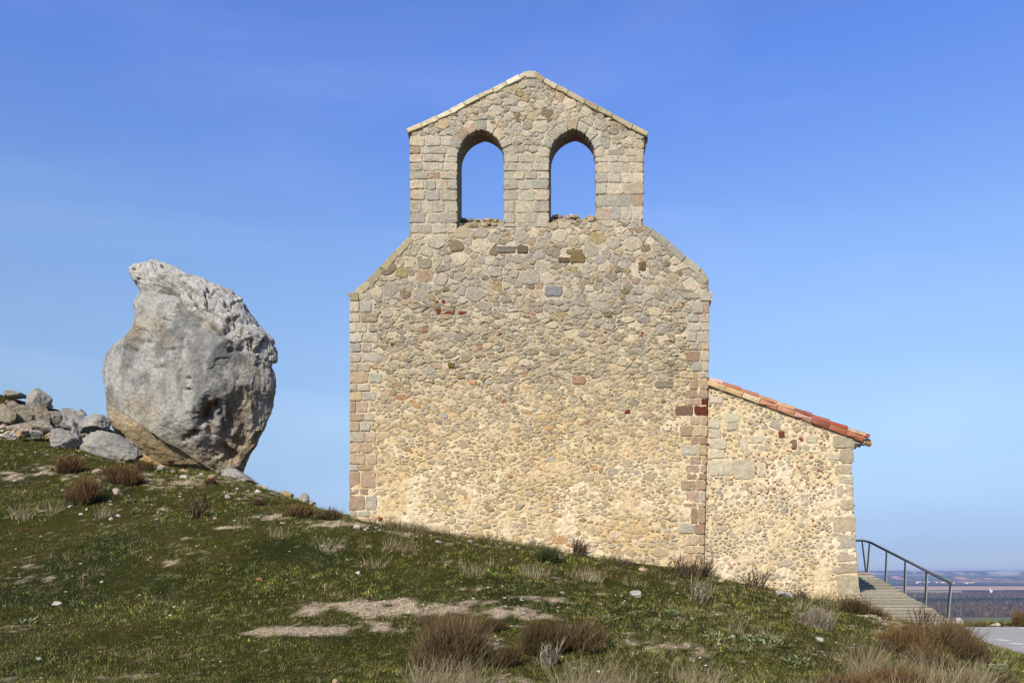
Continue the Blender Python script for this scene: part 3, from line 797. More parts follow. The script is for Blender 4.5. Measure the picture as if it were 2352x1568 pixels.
for (b, t, Y) in posts:
    mb = MB(); pb = P(b[0], b[1]+3, Y); ptp = P(t[0], t[1]+1, Y)
    for (dx0, dx1, dy0, dy1, c) in ((-.022, -.004, -.03, .03, lin((48,58,60))), (-.004, .026, -.012, .0, lin((158,170,164)))):
        V = [(p[0]+x, p[1]+y, p[2]) for p in (pb, ptp - np.array([0, 0, .0 if dx0 < -.01 else .07])) for (x, y) in ((dx0, dy0), (dx1, dy0), (dx1, dy1), (dx0, dy1))]
        mb.add(V, [(0,3,2,1),(4,5,6,7),(0,1,5,4),(1,2,6,5),(2,3,7,6),(3,0,4,7)], c)
    mb.build('rail_post', M_METAL, ramp, RO)

# ------------------------------------------------------------------ road
rd = MB(); xs = np.linspace(8.9, 60, 60); ys = np.linspace(-30, 21.9, 60)
X, Y = np.meshgrid(xs, ys); edge = 8.95 + .12*np.sin(Y*1.3) + .5*np.clip(Y-18, 0, 9)*.55
X = edge + (X-8.9)*(60-edge)/51.1
rd.add(np.stack([X, Y, np.full(X.shape, -1.455)], -1), grid_faces(*X.shape), lin((192,188,178), .56))
road = setp(rd.build('road', M_ASPH), 'grey asphalt road past the end of the ramp', None, None, 'structure')
for (px, py) in [(2303,1469),(2335,1477.5),(2366,1486)]:
    Yd = 1.45*F/(py-HY); c = P(px, py, Yd); mb = MB()
    L_, w = .13, .17
    mb.add([(c[0]-L_, c[1]+w*.8, -1.450), (c[0]-L_*.3, c[1]-w, -1.450), (c[0]+L_, c[1]-w*.7, -1.450), (c[0]+L_*.3, c[1]+w, -1.450)], [(0,1,2,3)], lin((236,234,226), .8))
    mb.build('road_marking', M_PAINT, road)
mb = MB(); mb.add([(13.2,21.2,-1.450),(13.9,21.2,-1.450),(13.9,21.38,-1.450),(13.2,21.38,-1.450)], [(0,1,2,3)], lin((236,234,226), .8)); mb.build('road_marking', M_PAINT, road)

# ------------------------------------------------------------------ the balanced boulder
def zb_(x, y): return (172.3 + x/2.73, 545.5 + y/2.73)
LS = [zb_(*p) for p in [(470,146),(420,150),(385,172),(345,186),(338,212),(358,262),(382,300),(398,340),(372,375),(352,410),(364,455),(358,500),(345,570),(300,622),(232,680),(192,740),(172,830),(185,940),(192,1040),(192,1080),(197,1130),(232,1195),(300,1280),(400,1355),(470,1412),(640,1446),(780,1490)]]
RS = [zb_(*p) for p in [(530,146),(585,152),(640,178),(700,216),(790,238),(868,282),(965,328),(1042,388),(1070,450),(1130,528),(1190,582),(1243,640),(1264,720),(1262,770),(1233,812),(1256,880),(1258,930),(1248,1000),(1200,1150),(1150,1270),(1100,1385),(1056,1470),(1040,1490)]]
YB0 = 26.2; kb = YB0/F
nV, nU = 300, 460
ytop, ybot = LS[0][1], zb_(0, 1490)[1]
tt = np.linspace(0, 1, nV); yy = ytop + (ybot-ytop)*tt
lsa = np.array(sorted(LS, key=lambda p: p[1])); rsa = np.array(sorted(RS, key=lambda p: p[1]))
xl = np.interp(yy, lsa[:, 1], lsa[:, 0]); xr = np.interp(yy, rsa[:, 1], rsa[:, 0])
cx = (xl+xr)/2; hw = (xr-xl)/2
topf = np.sqrt(np.clip(tt/0.03, 0, 1)); 
dep = np.interp(tt, [0, .05, .2, .45, .62, .8, 1], [.5, 1.0, 1.55, 2.2, 2.25, 1.75, .9])
cyd = np.interp(tt, [0, .2, .5, .8, 1], [.5, .25, 0, .1, .3])
sk_ = np.interp(tt, [0, .3, .6, 1], [-.1, .05, .4, .6])
U = np.linspace(0, 2*np.pi, nU, endpoint=False)
_kz = np.exp(-np.linspace(-2.2, 2.2, 41)**2); _kz /= _kz.sum()
sm_ = lambda a: np.convolve(np.pad(a, 20, mode='edge'), _kz, 'valid')
dep, cyd, sk_ = sm_(dep), sm_(cyd), sm_(sk_)
cu = np.cos(U)[None, :]; su = np.sin(U)[None, :]
ex = np.sign(cu)*np.abs(cu)**.92
s_ = ex
# skew the nearest ridge of the front face towards the right
tq = np.where(su < 0, s_ + sk_[:, None]*(1 - s_**2), s_)
_dp = cyd[:, None] + dep[:, None]*np.sign(su)*np.abs(su)**.9*topf[:, None]
_ax = np.stack([cx-CX, np.full(nV, F), HY-yy], 1); _ax /= np.linalg.norm(_ax, axis=1, keepdims=True)   # long axis of each horizontal slice
BX = (cx[:, None] + hw[:, None]*tq*topf[:, None]*1.0 - CX)*kb + _dp*_ax[:, 0:1]
BY = YB0 + _dp*_ax[:, 1:2]
BZ = np.repeat(((HY-yy)*kb)[:, None], nU, 1) + _dp*_ax[:, 2:3]
PXb = BX*F/BY + CX; PYb = HY - BZ*F/BY                                        # picture units of its own plane
front = sstep(0.1, -.4, su + 0*BX) if False else np.clip(-su*1.6 + .1 + 0*BX, 0, 1)
# flat underside band at lower left: below the slanted line
lx0, ly0 = 238, 921; lx1, ly1 = 492, 1084
nxl, nyl = -(ly1-ly0), (lx1-lx0); nl_ = math.hypot(nxl, nyl); nxl /= nl_; nyl /= nl_
dl_ = ((PXb-lx0)*nxl + (PYb-ly0)*nyl)
wobl = 3.0*fbm(BX*1.5, BY*0, BZ*1.5, 3, 61)
below = np.clip(dl_ + wobl, 0, None)
BY = BY + front*(np.clip(below, 0, 1)*kb*7 + below*kb*.12)
# craggy cap above a slanted crease
capx = [420, 470, 560, 620, 700]; 
capl = [zb_(*p) for p in [(0,200),(420,330),(560,310),(640,345),(700,470),(830,520),(930,610),(1060,700),(1180,800),(1300,900)]]
cxs = np.array([p[0] for p in capl]); cys = np.array([p[1] for p in capl])
dcap = np.interp(PXb, cxs, cys) + 3*fbm(BX*2, BY, BZ*2, 3, 62) - PYb       # >0 above the crease
cap = sstep(-8, 26, dcap + 14*fbm(BX*1.2, BY*1.2, BZ*1.2, 3, 68)) * np.where(PYb < 880, 1, 0)
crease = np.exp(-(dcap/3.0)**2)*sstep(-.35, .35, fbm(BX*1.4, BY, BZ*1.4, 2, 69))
# normals of the smooth body
def worley(x, y, z, seed):
    ix, iy, iz = np.floor(x), np.floor(y), np.floor(z); f1 = np.full(np.shape(x), 9.0); f2 = f1.copy(); idv = np.zeros(np.shape(x))
    for a in (-1, 0, 1):
        for b in (-1, 0, 1):
            for c in (-1, 0, 1):
                jx, jy, jz = ix+a, iy+b, iz+c
                d = np.sqrt((jx+_hash(jx, jy, jz, seed)-x)**2 + (jy+_hash(jx, jy, jz, seed+1)-y)**2 + (jz+_hash(jx, jy, jz, seed+2)-z)**2)
                v = _hash(jx, jy, jz, seed+3); m = d < f1
                f2 = np.where(m, f1, np.minimum(f2, d)); idv = np.where(m, v, idv); f1 = np.where(m, d, f1)
    return f1, f2, idv
def normals(X, Y, Z):
    du = np.stack([np.roll(a, -1, 1)-np.roll(a, 1, 1) for a in (X, Y, Z)], -1)
    dv = np.stack([np.gradient(a, axis=0) for a in (X, Y, Z)], -1)
    n = np.cross(dv, du); n /= (np.linalg.norm(n, axis=-1, keepdims=True)+1e-9)
    c = np.stack([X-X.mean(), Y-Y.mean(), Z-Z.mean()], -1)
    return n*np.sign((n*c).sum(-1, keepdims=True).mean())
for nn_, q_, k_ in [((-.38,-.92,.05),.90,.75),((.62,-.76,-.12),.88,.75),((.05,-.82,.57),.91,.55),((.42,-.74,-.50),.91,.75)]:
    nn_ = np.array(nn_)/np.linalg.norm(nn_); pr_ = BX*nn_[0] + BY*nn_[1] + BZ*nn_[2] + .12*fbm(BX*.9, BY*.9, BZ*.9, 3, 55); o_ = np.quantile(pr_, q_)
    cut_ = np.clip(pr_ - o_, 0, None)*k_*sstep(690, 800, PYb); BX = BX - cut_*nn_[0]; BY = BY - cut_*nn_[1]; BZ = BZ - cut_*nn_[2]
Nn = normals(BX, BY, BZ)
big = fbm(BX*.55, BY*.55, BZ*.55, 2, 63)
med = fbm(BX*1.7, BY*1.7, BZ*1.4, 4, 64)
def ridged(x, y, z, seed, o=3):
    r = 0; a = 1; f = 1
    for k in range(o): r = r + a*(1-np.abs(vnoise(x*f, y*f, z*f, seed+k))*2); a *= .5; f *= 2.1
    return r/1.75
crag = 1 - np.abs(fbm(BX*1.5, BY*1.5, BZ*1.9, 4, 70, .55))*2.2
fine = fbm(BX*7, BY*7, BZ*7, 3, 75)
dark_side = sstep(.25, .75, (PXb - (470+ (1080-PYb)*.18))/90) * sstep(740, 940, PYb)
pits = np.clip(fbm(BX*5.2, BY*5.2, BZ*3.8, 3, 80)-.25, 0, 1)
lay = ridged(BX*.9, BY*.9, BZ*3.2 + BX*1.6, 130, 3)
cell = np.abs(fbm(BX*1.25+.4*med, BY*1.25, BZ*1.25, 2, 140)); crack = np.exp(-(cell/.018)**2)*sstep(-.1, .3, fbm(BX*.7, BY*.7, BZ*.7, 2, 141))
wx, wz = BX + .35*med, BZ + .25*fbm(BX*1.5, BY*1.5, BZ*1.5, 3, 161)
w1, w2_, id1 = worley(wx*1.15, BY*1.15, (wz + .75*wx)*1.9, 170); v1, v2, id2 = worley(wx*3.1, BY*3.1, (wz + .75*wx)*4.6, 180)
g1, g2, id3 = worley(wx*.55+9, BY*.55, wz*.55, 190)
silh = .45 + .55*np.clip(-su*1.5 + 0*BX, 0, 1)
disp = .12*big + .07*med + (1-cap)*sstep(900, 700, PYb)*(.07*(id1-.5)*sstep(0, .12, w2_-w1)) + .015*fine - .04*crack + .10*(id3-.5)*sstep(0, .2, g2-g1) + (1-cap)*.012*(ridged(BX*4, BY*4, BZ*2.6, 150, 3)-.5)
disp += cap*(.02 + .20*(id1-.5)*sstep(0, .12, w2_-w1) - .14*np.exp(-((w2_-w1)/.07)**2) + .07*(id2-.5)*sstep(0, .12, v2-v1) - .05*np.exp(-((v2-v1)/.08)**2) + .02*fine)
disp *= silh
disp += - .16*crease*front*np.where(PYb < 860, 1, 0) - .22*pits*(.3+.5*cap)*np.clip(-su*1.5 + 0*BX, 0, 1)
disp += dark_side*.12*(ridged(BX*1.8, BY*1.8, BZ*.8, 90, 3)-.5)
disp = np.where(below > 0, disp*.45 + .03*fbm(BX*5, BY*5, BZ*5, 3, 95), disp)
orange = np.zeros(BX.shape)
for (hx, hy, rx, ry, dp) in [(838,1135,46,34,.55),(862,1075,30,34,.3),(815,1165,24,22,.35),(745,1235,34,22,.3),(900,1080,16,24,.25),(855,1215,24,34,.15),(700,1250,20,14,.12),(660,935,20,8,.12),(665,865,16,12,.15),(322,690,22,12,.16),(378,650,16,12,.18),(432,645,12,8,.14),(490,795,20,14,.16),
                             (440,800,10,10,.12),(775,545,16,9,.12),(570,520,22,8,.12),(560,680,24,8,.08),(780,780,30,30,.06),(995,700,14,9,.14),(1190,790,16,16,.16),(960,1200,14,60,.12),(1010,1180,14,70,.13),(940,1350,40,26,.22),(1000,1400,40,26,.3),(1100,1250,18,60,.12),(1060,1330,30,30,.2),
                             (640,345,60,14,.25),(700,440,40,14,.2),(590,330,40,10,.25),(520,215,20,10,.15),(610,260,24,10,.18),(640,300,30,14,.2),(1070,690,20,10,.15),(900,590,30,10,.14),(770,430,40,14,.12)]:
    px, py = zb_(hx, hy); ww = np.exp(-(((PXb-px)*2.73/rx)**2 + ((PYb-py)*2.73/ry)**2)*np.clip(1+1.6*med+.8*fine, .35, 3))*front
    ww = np.clip(ww, 0, 1); disp -= dp*ww*.8
    if hx > 650 and hy > 840: orange = np.maximum(orange, sstep(.2, .8, ww)*(.6 if hy > 1000 and hx < 930 else .2))
edge_keep = 1.0
B = np.stack([BX, BY, BZ], -1) + Nn*disp[..., None]*edge_keep
# keep the traced outline where the surface turns away
# colour: grey limestone with stains, darker in the crease and cap pits
grey = lin((188,187,178)); dk_ = lin((136,136,132)); warm = lin((190,174,144)); och = lin((200,178,138)); och2 = lin((166,142,102)); pale = lin((214,211,202)); org = lin((188,132,74))
def mixc(a, b, t): return a*(1-t[..., None]) + b*t[..., None]
streak = .6*fbm(BX*1.6, BY*1.6, BZ*.4, 4, 101, .65) + .6*fbm(BX*2.6, BY*2.6, BZ*1.8, 5, 111, .7); blotch = fbm(BX*.8, BY*.8, BZ*.8, 3, 102)
C = np.tile(grey, BX.shape + (1,))
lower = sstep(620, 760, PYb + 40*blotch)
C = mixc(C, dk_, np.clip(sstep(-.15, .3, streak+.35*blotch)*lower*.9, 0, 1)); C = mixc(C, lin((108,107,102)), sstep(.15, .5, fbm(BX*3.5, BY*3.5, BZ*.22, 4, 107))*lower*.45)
C = mixc(C, warm, sstep(.1, .6, blotch + .5*med)*.5)
C = mixc(C, warm, sstep(960, 1050, PYb + 60*blotch)*.8)
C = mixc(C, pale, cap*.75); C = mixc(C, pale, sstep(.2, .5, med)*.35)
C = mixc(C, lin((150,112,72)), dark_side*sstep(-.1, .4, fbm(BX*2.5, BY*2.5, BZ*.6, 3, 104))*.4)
C = mixc(C, och, sstep(-5, 7, below - (below <= 0)*4*(1-fine) + 5*fine)*front*(dl_ > -6)); C = mixc(C, och2, sstep(0, 2, below)*front*sstep(-.1, .35, fbm(BX*4, BY*4, BZ*4, 4, 103))*.5)
C = mixc(C, org, orange)
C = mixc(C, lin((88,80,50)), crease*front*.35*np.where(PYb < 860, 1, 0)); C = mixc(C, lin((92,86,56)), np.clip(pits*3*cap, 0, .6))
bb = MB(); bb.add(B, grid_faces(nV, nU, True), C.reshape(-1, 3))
ctop = B[0].mean(0); cbot = B[-1].mean(0)
bb.add(np.concatenate([B[0], [ctop]]), [(i, nU, (i+1) % nU) for i in range(nU)], grey); bb.add(np.concatenate([B[-1], [cbot]]), [((i+1) % nU, nU, i) for i in range(nU)], warm)
b0 = (float(P(430, 0, YB0)[0]), YB0, 3.1)
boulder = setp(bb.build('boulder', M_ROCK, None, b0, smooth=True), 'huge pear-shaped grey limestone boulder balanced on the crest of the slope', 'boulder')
bm_ = bmesh.new(); bm_.from_mesh(boulder.data); bmesh.ops.recalc_face_normals(bm_, faces=bm_.faces); bm_.to_mesh(boulder.data); bm_.free()

# ------------------------------------------------------------------ rocks
def ico(sub):
    bm = bmesh.new(); bmesh.ops.create_icosphere(bm, subdivisions=sub, radius=1)
    V = np.array([v.co[:] for v in bm.verts]); Fc = np.array([[v.index for v in f.verts] for f in bm.faces]); bm.free(); return V, Fc
ICO = {k: ico(k) for k in (2, 3, 4, 5)}
def rock_mesh(w, d, h, seed, sub, tilt=0, rough=1.0, cuts=13):
    V, Fc = ICO[sub]; V = V.copy(); rr = np.random.default_rng(seed)
    for k in range(cuts):
        n = rr.normal(size=3); n /= np.linalg.norm(n); o = rr.uniform(.5, .82)
        dd_ = V @ n - o; V -= np.clip(dd_, 0, None)[:, None]*n*.97
    n1 = fbm(V[:, 0]*1.5+seed, V[:, 1]*1.5, V[:, 2]*1.5, 3, seed); n2 = ridged(V[:, 0]*3+seed, V[:, 1]*3, V[:, 2]*3, seed+3, 3)
    n3 = fbm(V[:, 0]*6+seed, V[:, 1]*6, V[:, 2]*6, 3, seed+9); V *= (1 + rough*(.09*n1 + .08*(n2-.5) + .035*n3))[:, None]
    mx = np.abs(V).max(0); V = V/mx*np.array([w/2, d/2, h/2])
    c, s = math.cos(tilt), math.sin(tilt)
    V = np.stack([V[:, 0]*c + V[:, 2]*s, V[:, 1], -V[:, 0]*s + V[:, 2]*c], 1)
    return V, Fc, n1, n2
RC = {'e': ((206,174,122),(180,146,96)), 'g': ((184,180,168),(160,158,150)), 't': ((196,172,136),(170,148,116)), 'b': ((170,162,146),(142,134,118)), 'p': ((204,188,166),(184,164,142)), 'w': ((222,216,200),(196,190,176)), 'd': ((172,162,140),(142,130,108)), 'o': ((150,112,70),(120,90,60))}
def rock(px, py, w, h, col, label, name='rock', tilt=0, sub=4, sunk=.3, Y=None, dz=0, deep=.8, rough=1.0, seed=None):
    """px,py: centre of its foot; w,h: visible size, all in survey-picture units"""
    p = hit(px, py) if Y is None else P(px, py, Y)
    k = p[1]/F; W, Hh = w*k, h*k/(1-sunk)
    seed = seed or int(px*7+py*3) % 9973
    V, Fc, n1, n2 = rock_mesh(W, W*deep, Hh, seed, sub, tilt, rough)
    c1, c2 = lin(RC[col][0]), lin(RC[col][1]); t = sstep(-.3, .5, n1)[:, None]
    mb = MB(); o = np.array([p[0], p[1] + W*deep*.3, p[2] + Hh*(.5-sunk)])
    mb.add(V + o, Fc, c1*(1-t) + c2*t)
    ob = mb.build(name, M_ROCK if W > .35 else M_STONE, None, (p[0], p[1]+W*deep*.3, p[2]), smooth=False)
    return setp(ob, label, 'rock' if W > .3 else 'stone')
rock(85, 934, 66, 46, 'g', 'pale grey rounded boulder leaning on top of the brown ledge at the far left', tilt=.55, Y=28.2, sub=5)
rock(30, 962, 100, 50, 'd', 'long dark brown rock ledge at the left edge, below the leaning grey boulder', 'rock_ledge', Y=25.9, sub=5, deep=.35, rough=1.2)
rock(94, 962, 44, 42, 'd', 'short cracked end block of the brown ledge under the leaning grey boulder', 'rock_ledge', Y=25.8, sub=5, rough=1.2, deep=.5)
rock(122, 966, 32, 30, 'b', 'small dark outcrop in shade just right of the brown ledge', Y=25.9, rough=1.4)
rock(8, 968, 60, 44, 'd', 'leftmost block of the brown ledge, cut by the edge of the picture', 'rock_ledge', Y=25.7, sub=5, deep=.5)
rock(150, 952, 60, 20, 'g', 'low grey outcrop on the crest between the leaning boulder and the flat-topped rock', Y=27.0, tilt=.25, sub=5)
rock(183, 952, 26, 14, 'g', 'small grey rock at the right end of the crest outcrop', Y=26.9)
rock(20, 1010, 30, 14, 'g', 'low grey rock in the rubble at the left edge')
rock(118, 990, 22, 14, 'g', 'grey rock in the rubble above the lichen-speckled block')
rock(70, 975, 22, 14, 'g', 'pale rock in the rubble directly under the brown ledge')
rock(25, 910, 56, 18, 'b', 'flat dark rock on the crest above the brown ledge at the left edge', Y=28.4, sub=4)
rock(150, 992, 210, 52, 'g', 'long low grey outcrop running behind the rubble towards the huge boulder', 'rock_ledge', Y=26.6, tilt=.2, sub=5, deep=.3, rough=1.6)
rock(60, 990, 130, 30, 'b', 'brownish bedrock under the rubble at the left edge', 'rock_ledge', Y=25.6, tilt=.05, sub=5, deep=.3, rough=1.6)
rock(50, 993, 38, 22, 'p', 'pinkish rounded rock left of the low pale slab in the rubble', Y=25.1)
rock(42, 1000, 16, 17, 't', 'small upright tan rock in front of the pinkish rounded rock', Y=24.7)
rock(80, 1001, 40, 17, 'g', 'low pale slab lying between the pinkish rock and the lichen-speckled block', Y=24.8)
rock(136, 1021, 84, 42, 'g', 'wide lichen-speckled block left of the tall slanting rock', Y=24.4, tilt=-.1, sub=5)
rock(168, 1014, 30, 36, 'g', 'dark-sided block wedged between the speckled block and the slanting rock', Y=24.7, sub=4)
rock(162, 982, 28, 22, 'g', 'rounded grey rock behind the lichen-speckled block', Y=25.3)
rock(206, 984, 84, 38, 'g', 'flat-topped whitish rock resting on the slanting rock beside the huge boulder', Y=25.2, tilt=.08, sub=5)
rock(238, 1052, 150, 66, 'g', 'tall slanting grey rock sloping down towards the foot of the huge boulder', Y=24.4, tilt=.46, sub=5, deep=.4)
rock(141, 972, 26, 22, 'g', 'angular rock above the rubble, below the shaded outcrop', Y=26)
rock(99, 974, 20, 18, 't', 'tan rock in the rubble under the ledge end', Y=26)
rock(318, 1080, 210, 92, 'e', 'bank of ochre earthy rock in the hollow under the left side of the huge boulder', Y=26.0, tilt=.62, sub=5, deep=.55, rough=1.5, sunk=.3)
rock(543, 1106, 104, 30, 'g', 'long pale slab under the right side of the huge boulder', Y=24.6, tilt=.24, sub=5)
rock(657, 1140, 36, 16, 't', 'low tan rock on the skyline between the long slab and the grey knob', tilt=.3)
rock(696, 1151, 24, 22, 'g', 'grey knob of rock on the skyline near the chapel corner', tilt=.2)
rock(713, 1156, 22, 12, 'g', 'flat grey rock leaning on the skyline knob')
rock(608, 1120, 14, 9, 'p', 'small pink stone on the crest right of the long pale slab')
rock(265, 1134, 20, 14, 'p', 'pinkish wedge-shaped stone in the grass below the left shrubs', tilt=.3)
rock(221, 1087, 30, 12, 'p', 'low pinkish stone left of the broad brown shrub')
rock(367, 1080, 24, 13, 'g', 'pale rounded stone against the foot of the huge boulder')
rock(348, 1078, 16, 9, 'g', 'smaller pale stone left of the rounded one at the boulder foot')
rock(420, 1085, 22, 8, 't', 'flat tan stone at the middle of the boulder foot')
rock(394, 1084, 14, 7, 'g', 'small grey stone between the two larger ones at the boulder foot')
rock(421, 1098, 18, 8, 'w', 'flat whitish stone just below the boulder foot')
rock(483, 1102, 26, 14, 't', 'tan stone behind the small dry shrub at the boulder foot')
rock(462, 1092, 14, 8, 'g', 'little grey stone where the huge boulder touches the slope')
rock(520, 1144, 18, 9, 'g', 'pale stone halfway down the slope below the long slab', tilt=.2)
rock(590, 1132, 18, 9, 'w', 'whitish angular stone below the skyline right of the long slab', tilt=.3)
rock(819, 1214, 17, 9, 'w', 'bright white angular stone by the left corner of the chapel', tilt=-.1)
rock(849, 1196, 10, 6, 'w', 'small white stone at the foot of the chapel left corner')
rock(1460, 1371, 29, 19, 'g', 'squarish pale rock sitting alone in the grass below the annex joint', rough=.8)
rock(592, 1334, 19, 8, 'o', 'smooth brown oval stone in the middle of the grass')
rock(822, 1320, 14, 7, 'w', 'round whitish stone in the open grass below the chapel')
rock(769, 1572, 24, 14, 't', 'rounded tan stone at the bottom edge of the picture')
rock(1475, 1310, 22, 9, 't', 'low tan stone at the foot of the chapel wall near the arching twigs')
rock(1806, 1370, 46, 14, 'w', 'long flat whitish slab leaning at the foot of the annex', tilt=.22)
rock(1659, 1338, 24, 9, 't', 'low tan stone at the foot of the annex by the bare twigs')
rock(1685, 1465, 13, 8, 'g', 'small round grey stone between two woolly grey-green plants')
rock(1883, 1473, 19, 10, 'w', 'white pitted stone beside the grey bush on the right')
rock(2205, 1434, 24, 16, 'w', 'pale rock on the verge at the foot of the handrail', Y=22.6)
rock(2293, 1438, 24, 8, 'w', 'flat pale rock on the far verge of the road', Y=22.7)
rock(87, 1517, 0.1+18, 8, 'g', 'pale stone low in the left foreground grass')
rock(126, 1390, 26, 9, 'w', 'angular white stone in the left foreground grass', tilt=.2)
rock(352, 1216, 14, 8, 't', 'tan stone in the grass halfway up the left slope') if False else None
rock(1008, 1246, 20, 6, 'w', 'flat whitish stone near the middle of the wall foot')
rock(1080, 1246, 16, 6, 'w', 'whitish stone nearest the wall, right of the flat one')
rock(1150, 1250, 16, 6, 'w', 'third whitish stone at the wall foot, left of the dark green bush')

# prototype small stones, each copy an object of its own
protos = []
for i in range(8):
    V, Fc, n1, n2 = rock_mesh(1, .8, .55, 300+i, 2, 0, .9, 5); col = [lin(c) for c in [(206,200,186),(190,184,172),(196,174,140),(214,206,190),(176,170,160),(200,176,150),(220,214,204),(164,140,108)]][i]
    mb = MB(); mb.add(V, Fc, col*(1+.15*n1[:, None])); o = mb.build('small_stone', M_STONE, None, (0, 0, 0)); protos.append(o)
used = set()
GS = [('small pale stone lying loose in the grass of the slope', 'loose stones in the grass', 'grass'), ('small angular stone in the rubble heap beside the huge boulder', 'rubble beside the huge boulder', 'rubble'), ('small stone along the foot of the chapel wall', 'stones along the chapel wall', 'wall')]
def small(x, y, s, gi, dz=0):
    i = R.randrange(8); o = protos[i] if i not in used else protos[i].copy()
    if i in used: COL.objects.link(o)
    used.add(i)
    o.location = (x, y, float(ground(x, y)[0]) + s*.08 + dz); o.rotation_euler = (R.uniform(-.3, .3), R.uniform(-.3, .3), R.uniform(0, 6.3)); o.scale = (s, s, s*R.uniform(.7, 1.2))
    setp(o, GS[gi][0], 'stone', GS[gi][1])
for k in range(130):
    t = R.random()
    px = R.uniform(0, 2050); py = R.uniform(1200, 1560) if R.random() < .55 else R.uniform(1090, 1230)
    if py < 1200: px = R.uniform(0, 780)
    p = hit(px, py)
    if p[1] > 24.5 or p[0] > 7.8 or (p[1] > 17.5 and p[0] > -3.6): continue
    small(p[0], p[1], R.choice([.04, .05, .06, .08, .11])*(p[1]/15), 0)
for k in range(150):
    px = R.uniform(-5, 190); py = R.uniform(958, 1012) if R.random() < .8 else R.uniform(925, 960); p = hit(px, py); small(p[0], p[1], R.uniform(.08, .3), 1, .02)
for k in range(14):
    px = R.uniform(830, 1450); x = (px-CX)*17.7/F; small(x, R.uniform(17.3, 17.85), R.uniform(.05, .11), 2)

# ------------------------------------------------------------------ plants
def ribbons(mb, Pn, D, L, W, C0, C1, bend, nseg=2, taper=.75):
    N_ = len(Pn); D = D/np.linalg.norm(D, axis=1, keepdims=True)
    a = rng.uniform(0, 2*np.pi, N_); S_ = np.stack([np.cos(a), np.sin(a), np.zeros(N_)], 1)
    S_ -= D*(S_*D).sum(1, keepdims=True); S_ /= np.linalg.norm(S_, axis=1, keepdims=True)+1e-9
    V = np.zeros((N_, (nseg+1)*2, 3)); C = np.zeros_like(V)
    for i in range(nseg+1):
        t = i/nseg; c = Pn + D*(L*t)[:, None] + bend*(t*t)
        w = (W*(1-taper*t)/2)[:, None]
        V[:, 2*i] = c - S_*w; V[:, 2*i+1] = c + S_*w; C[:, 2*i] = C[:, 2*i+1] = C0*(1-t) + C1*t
    f = np.array([[2*i, 2*i+1, 2*i+3, 2*i+2] for i in range(nseg)])
    Fc = (np.arange(N_)[:, None, None]*(nseg+1)*2 + f[None]).reshape(-1, 4)
    mb.add(V.reshape(-1, 3), Fc, C.reshape(-1, 3))

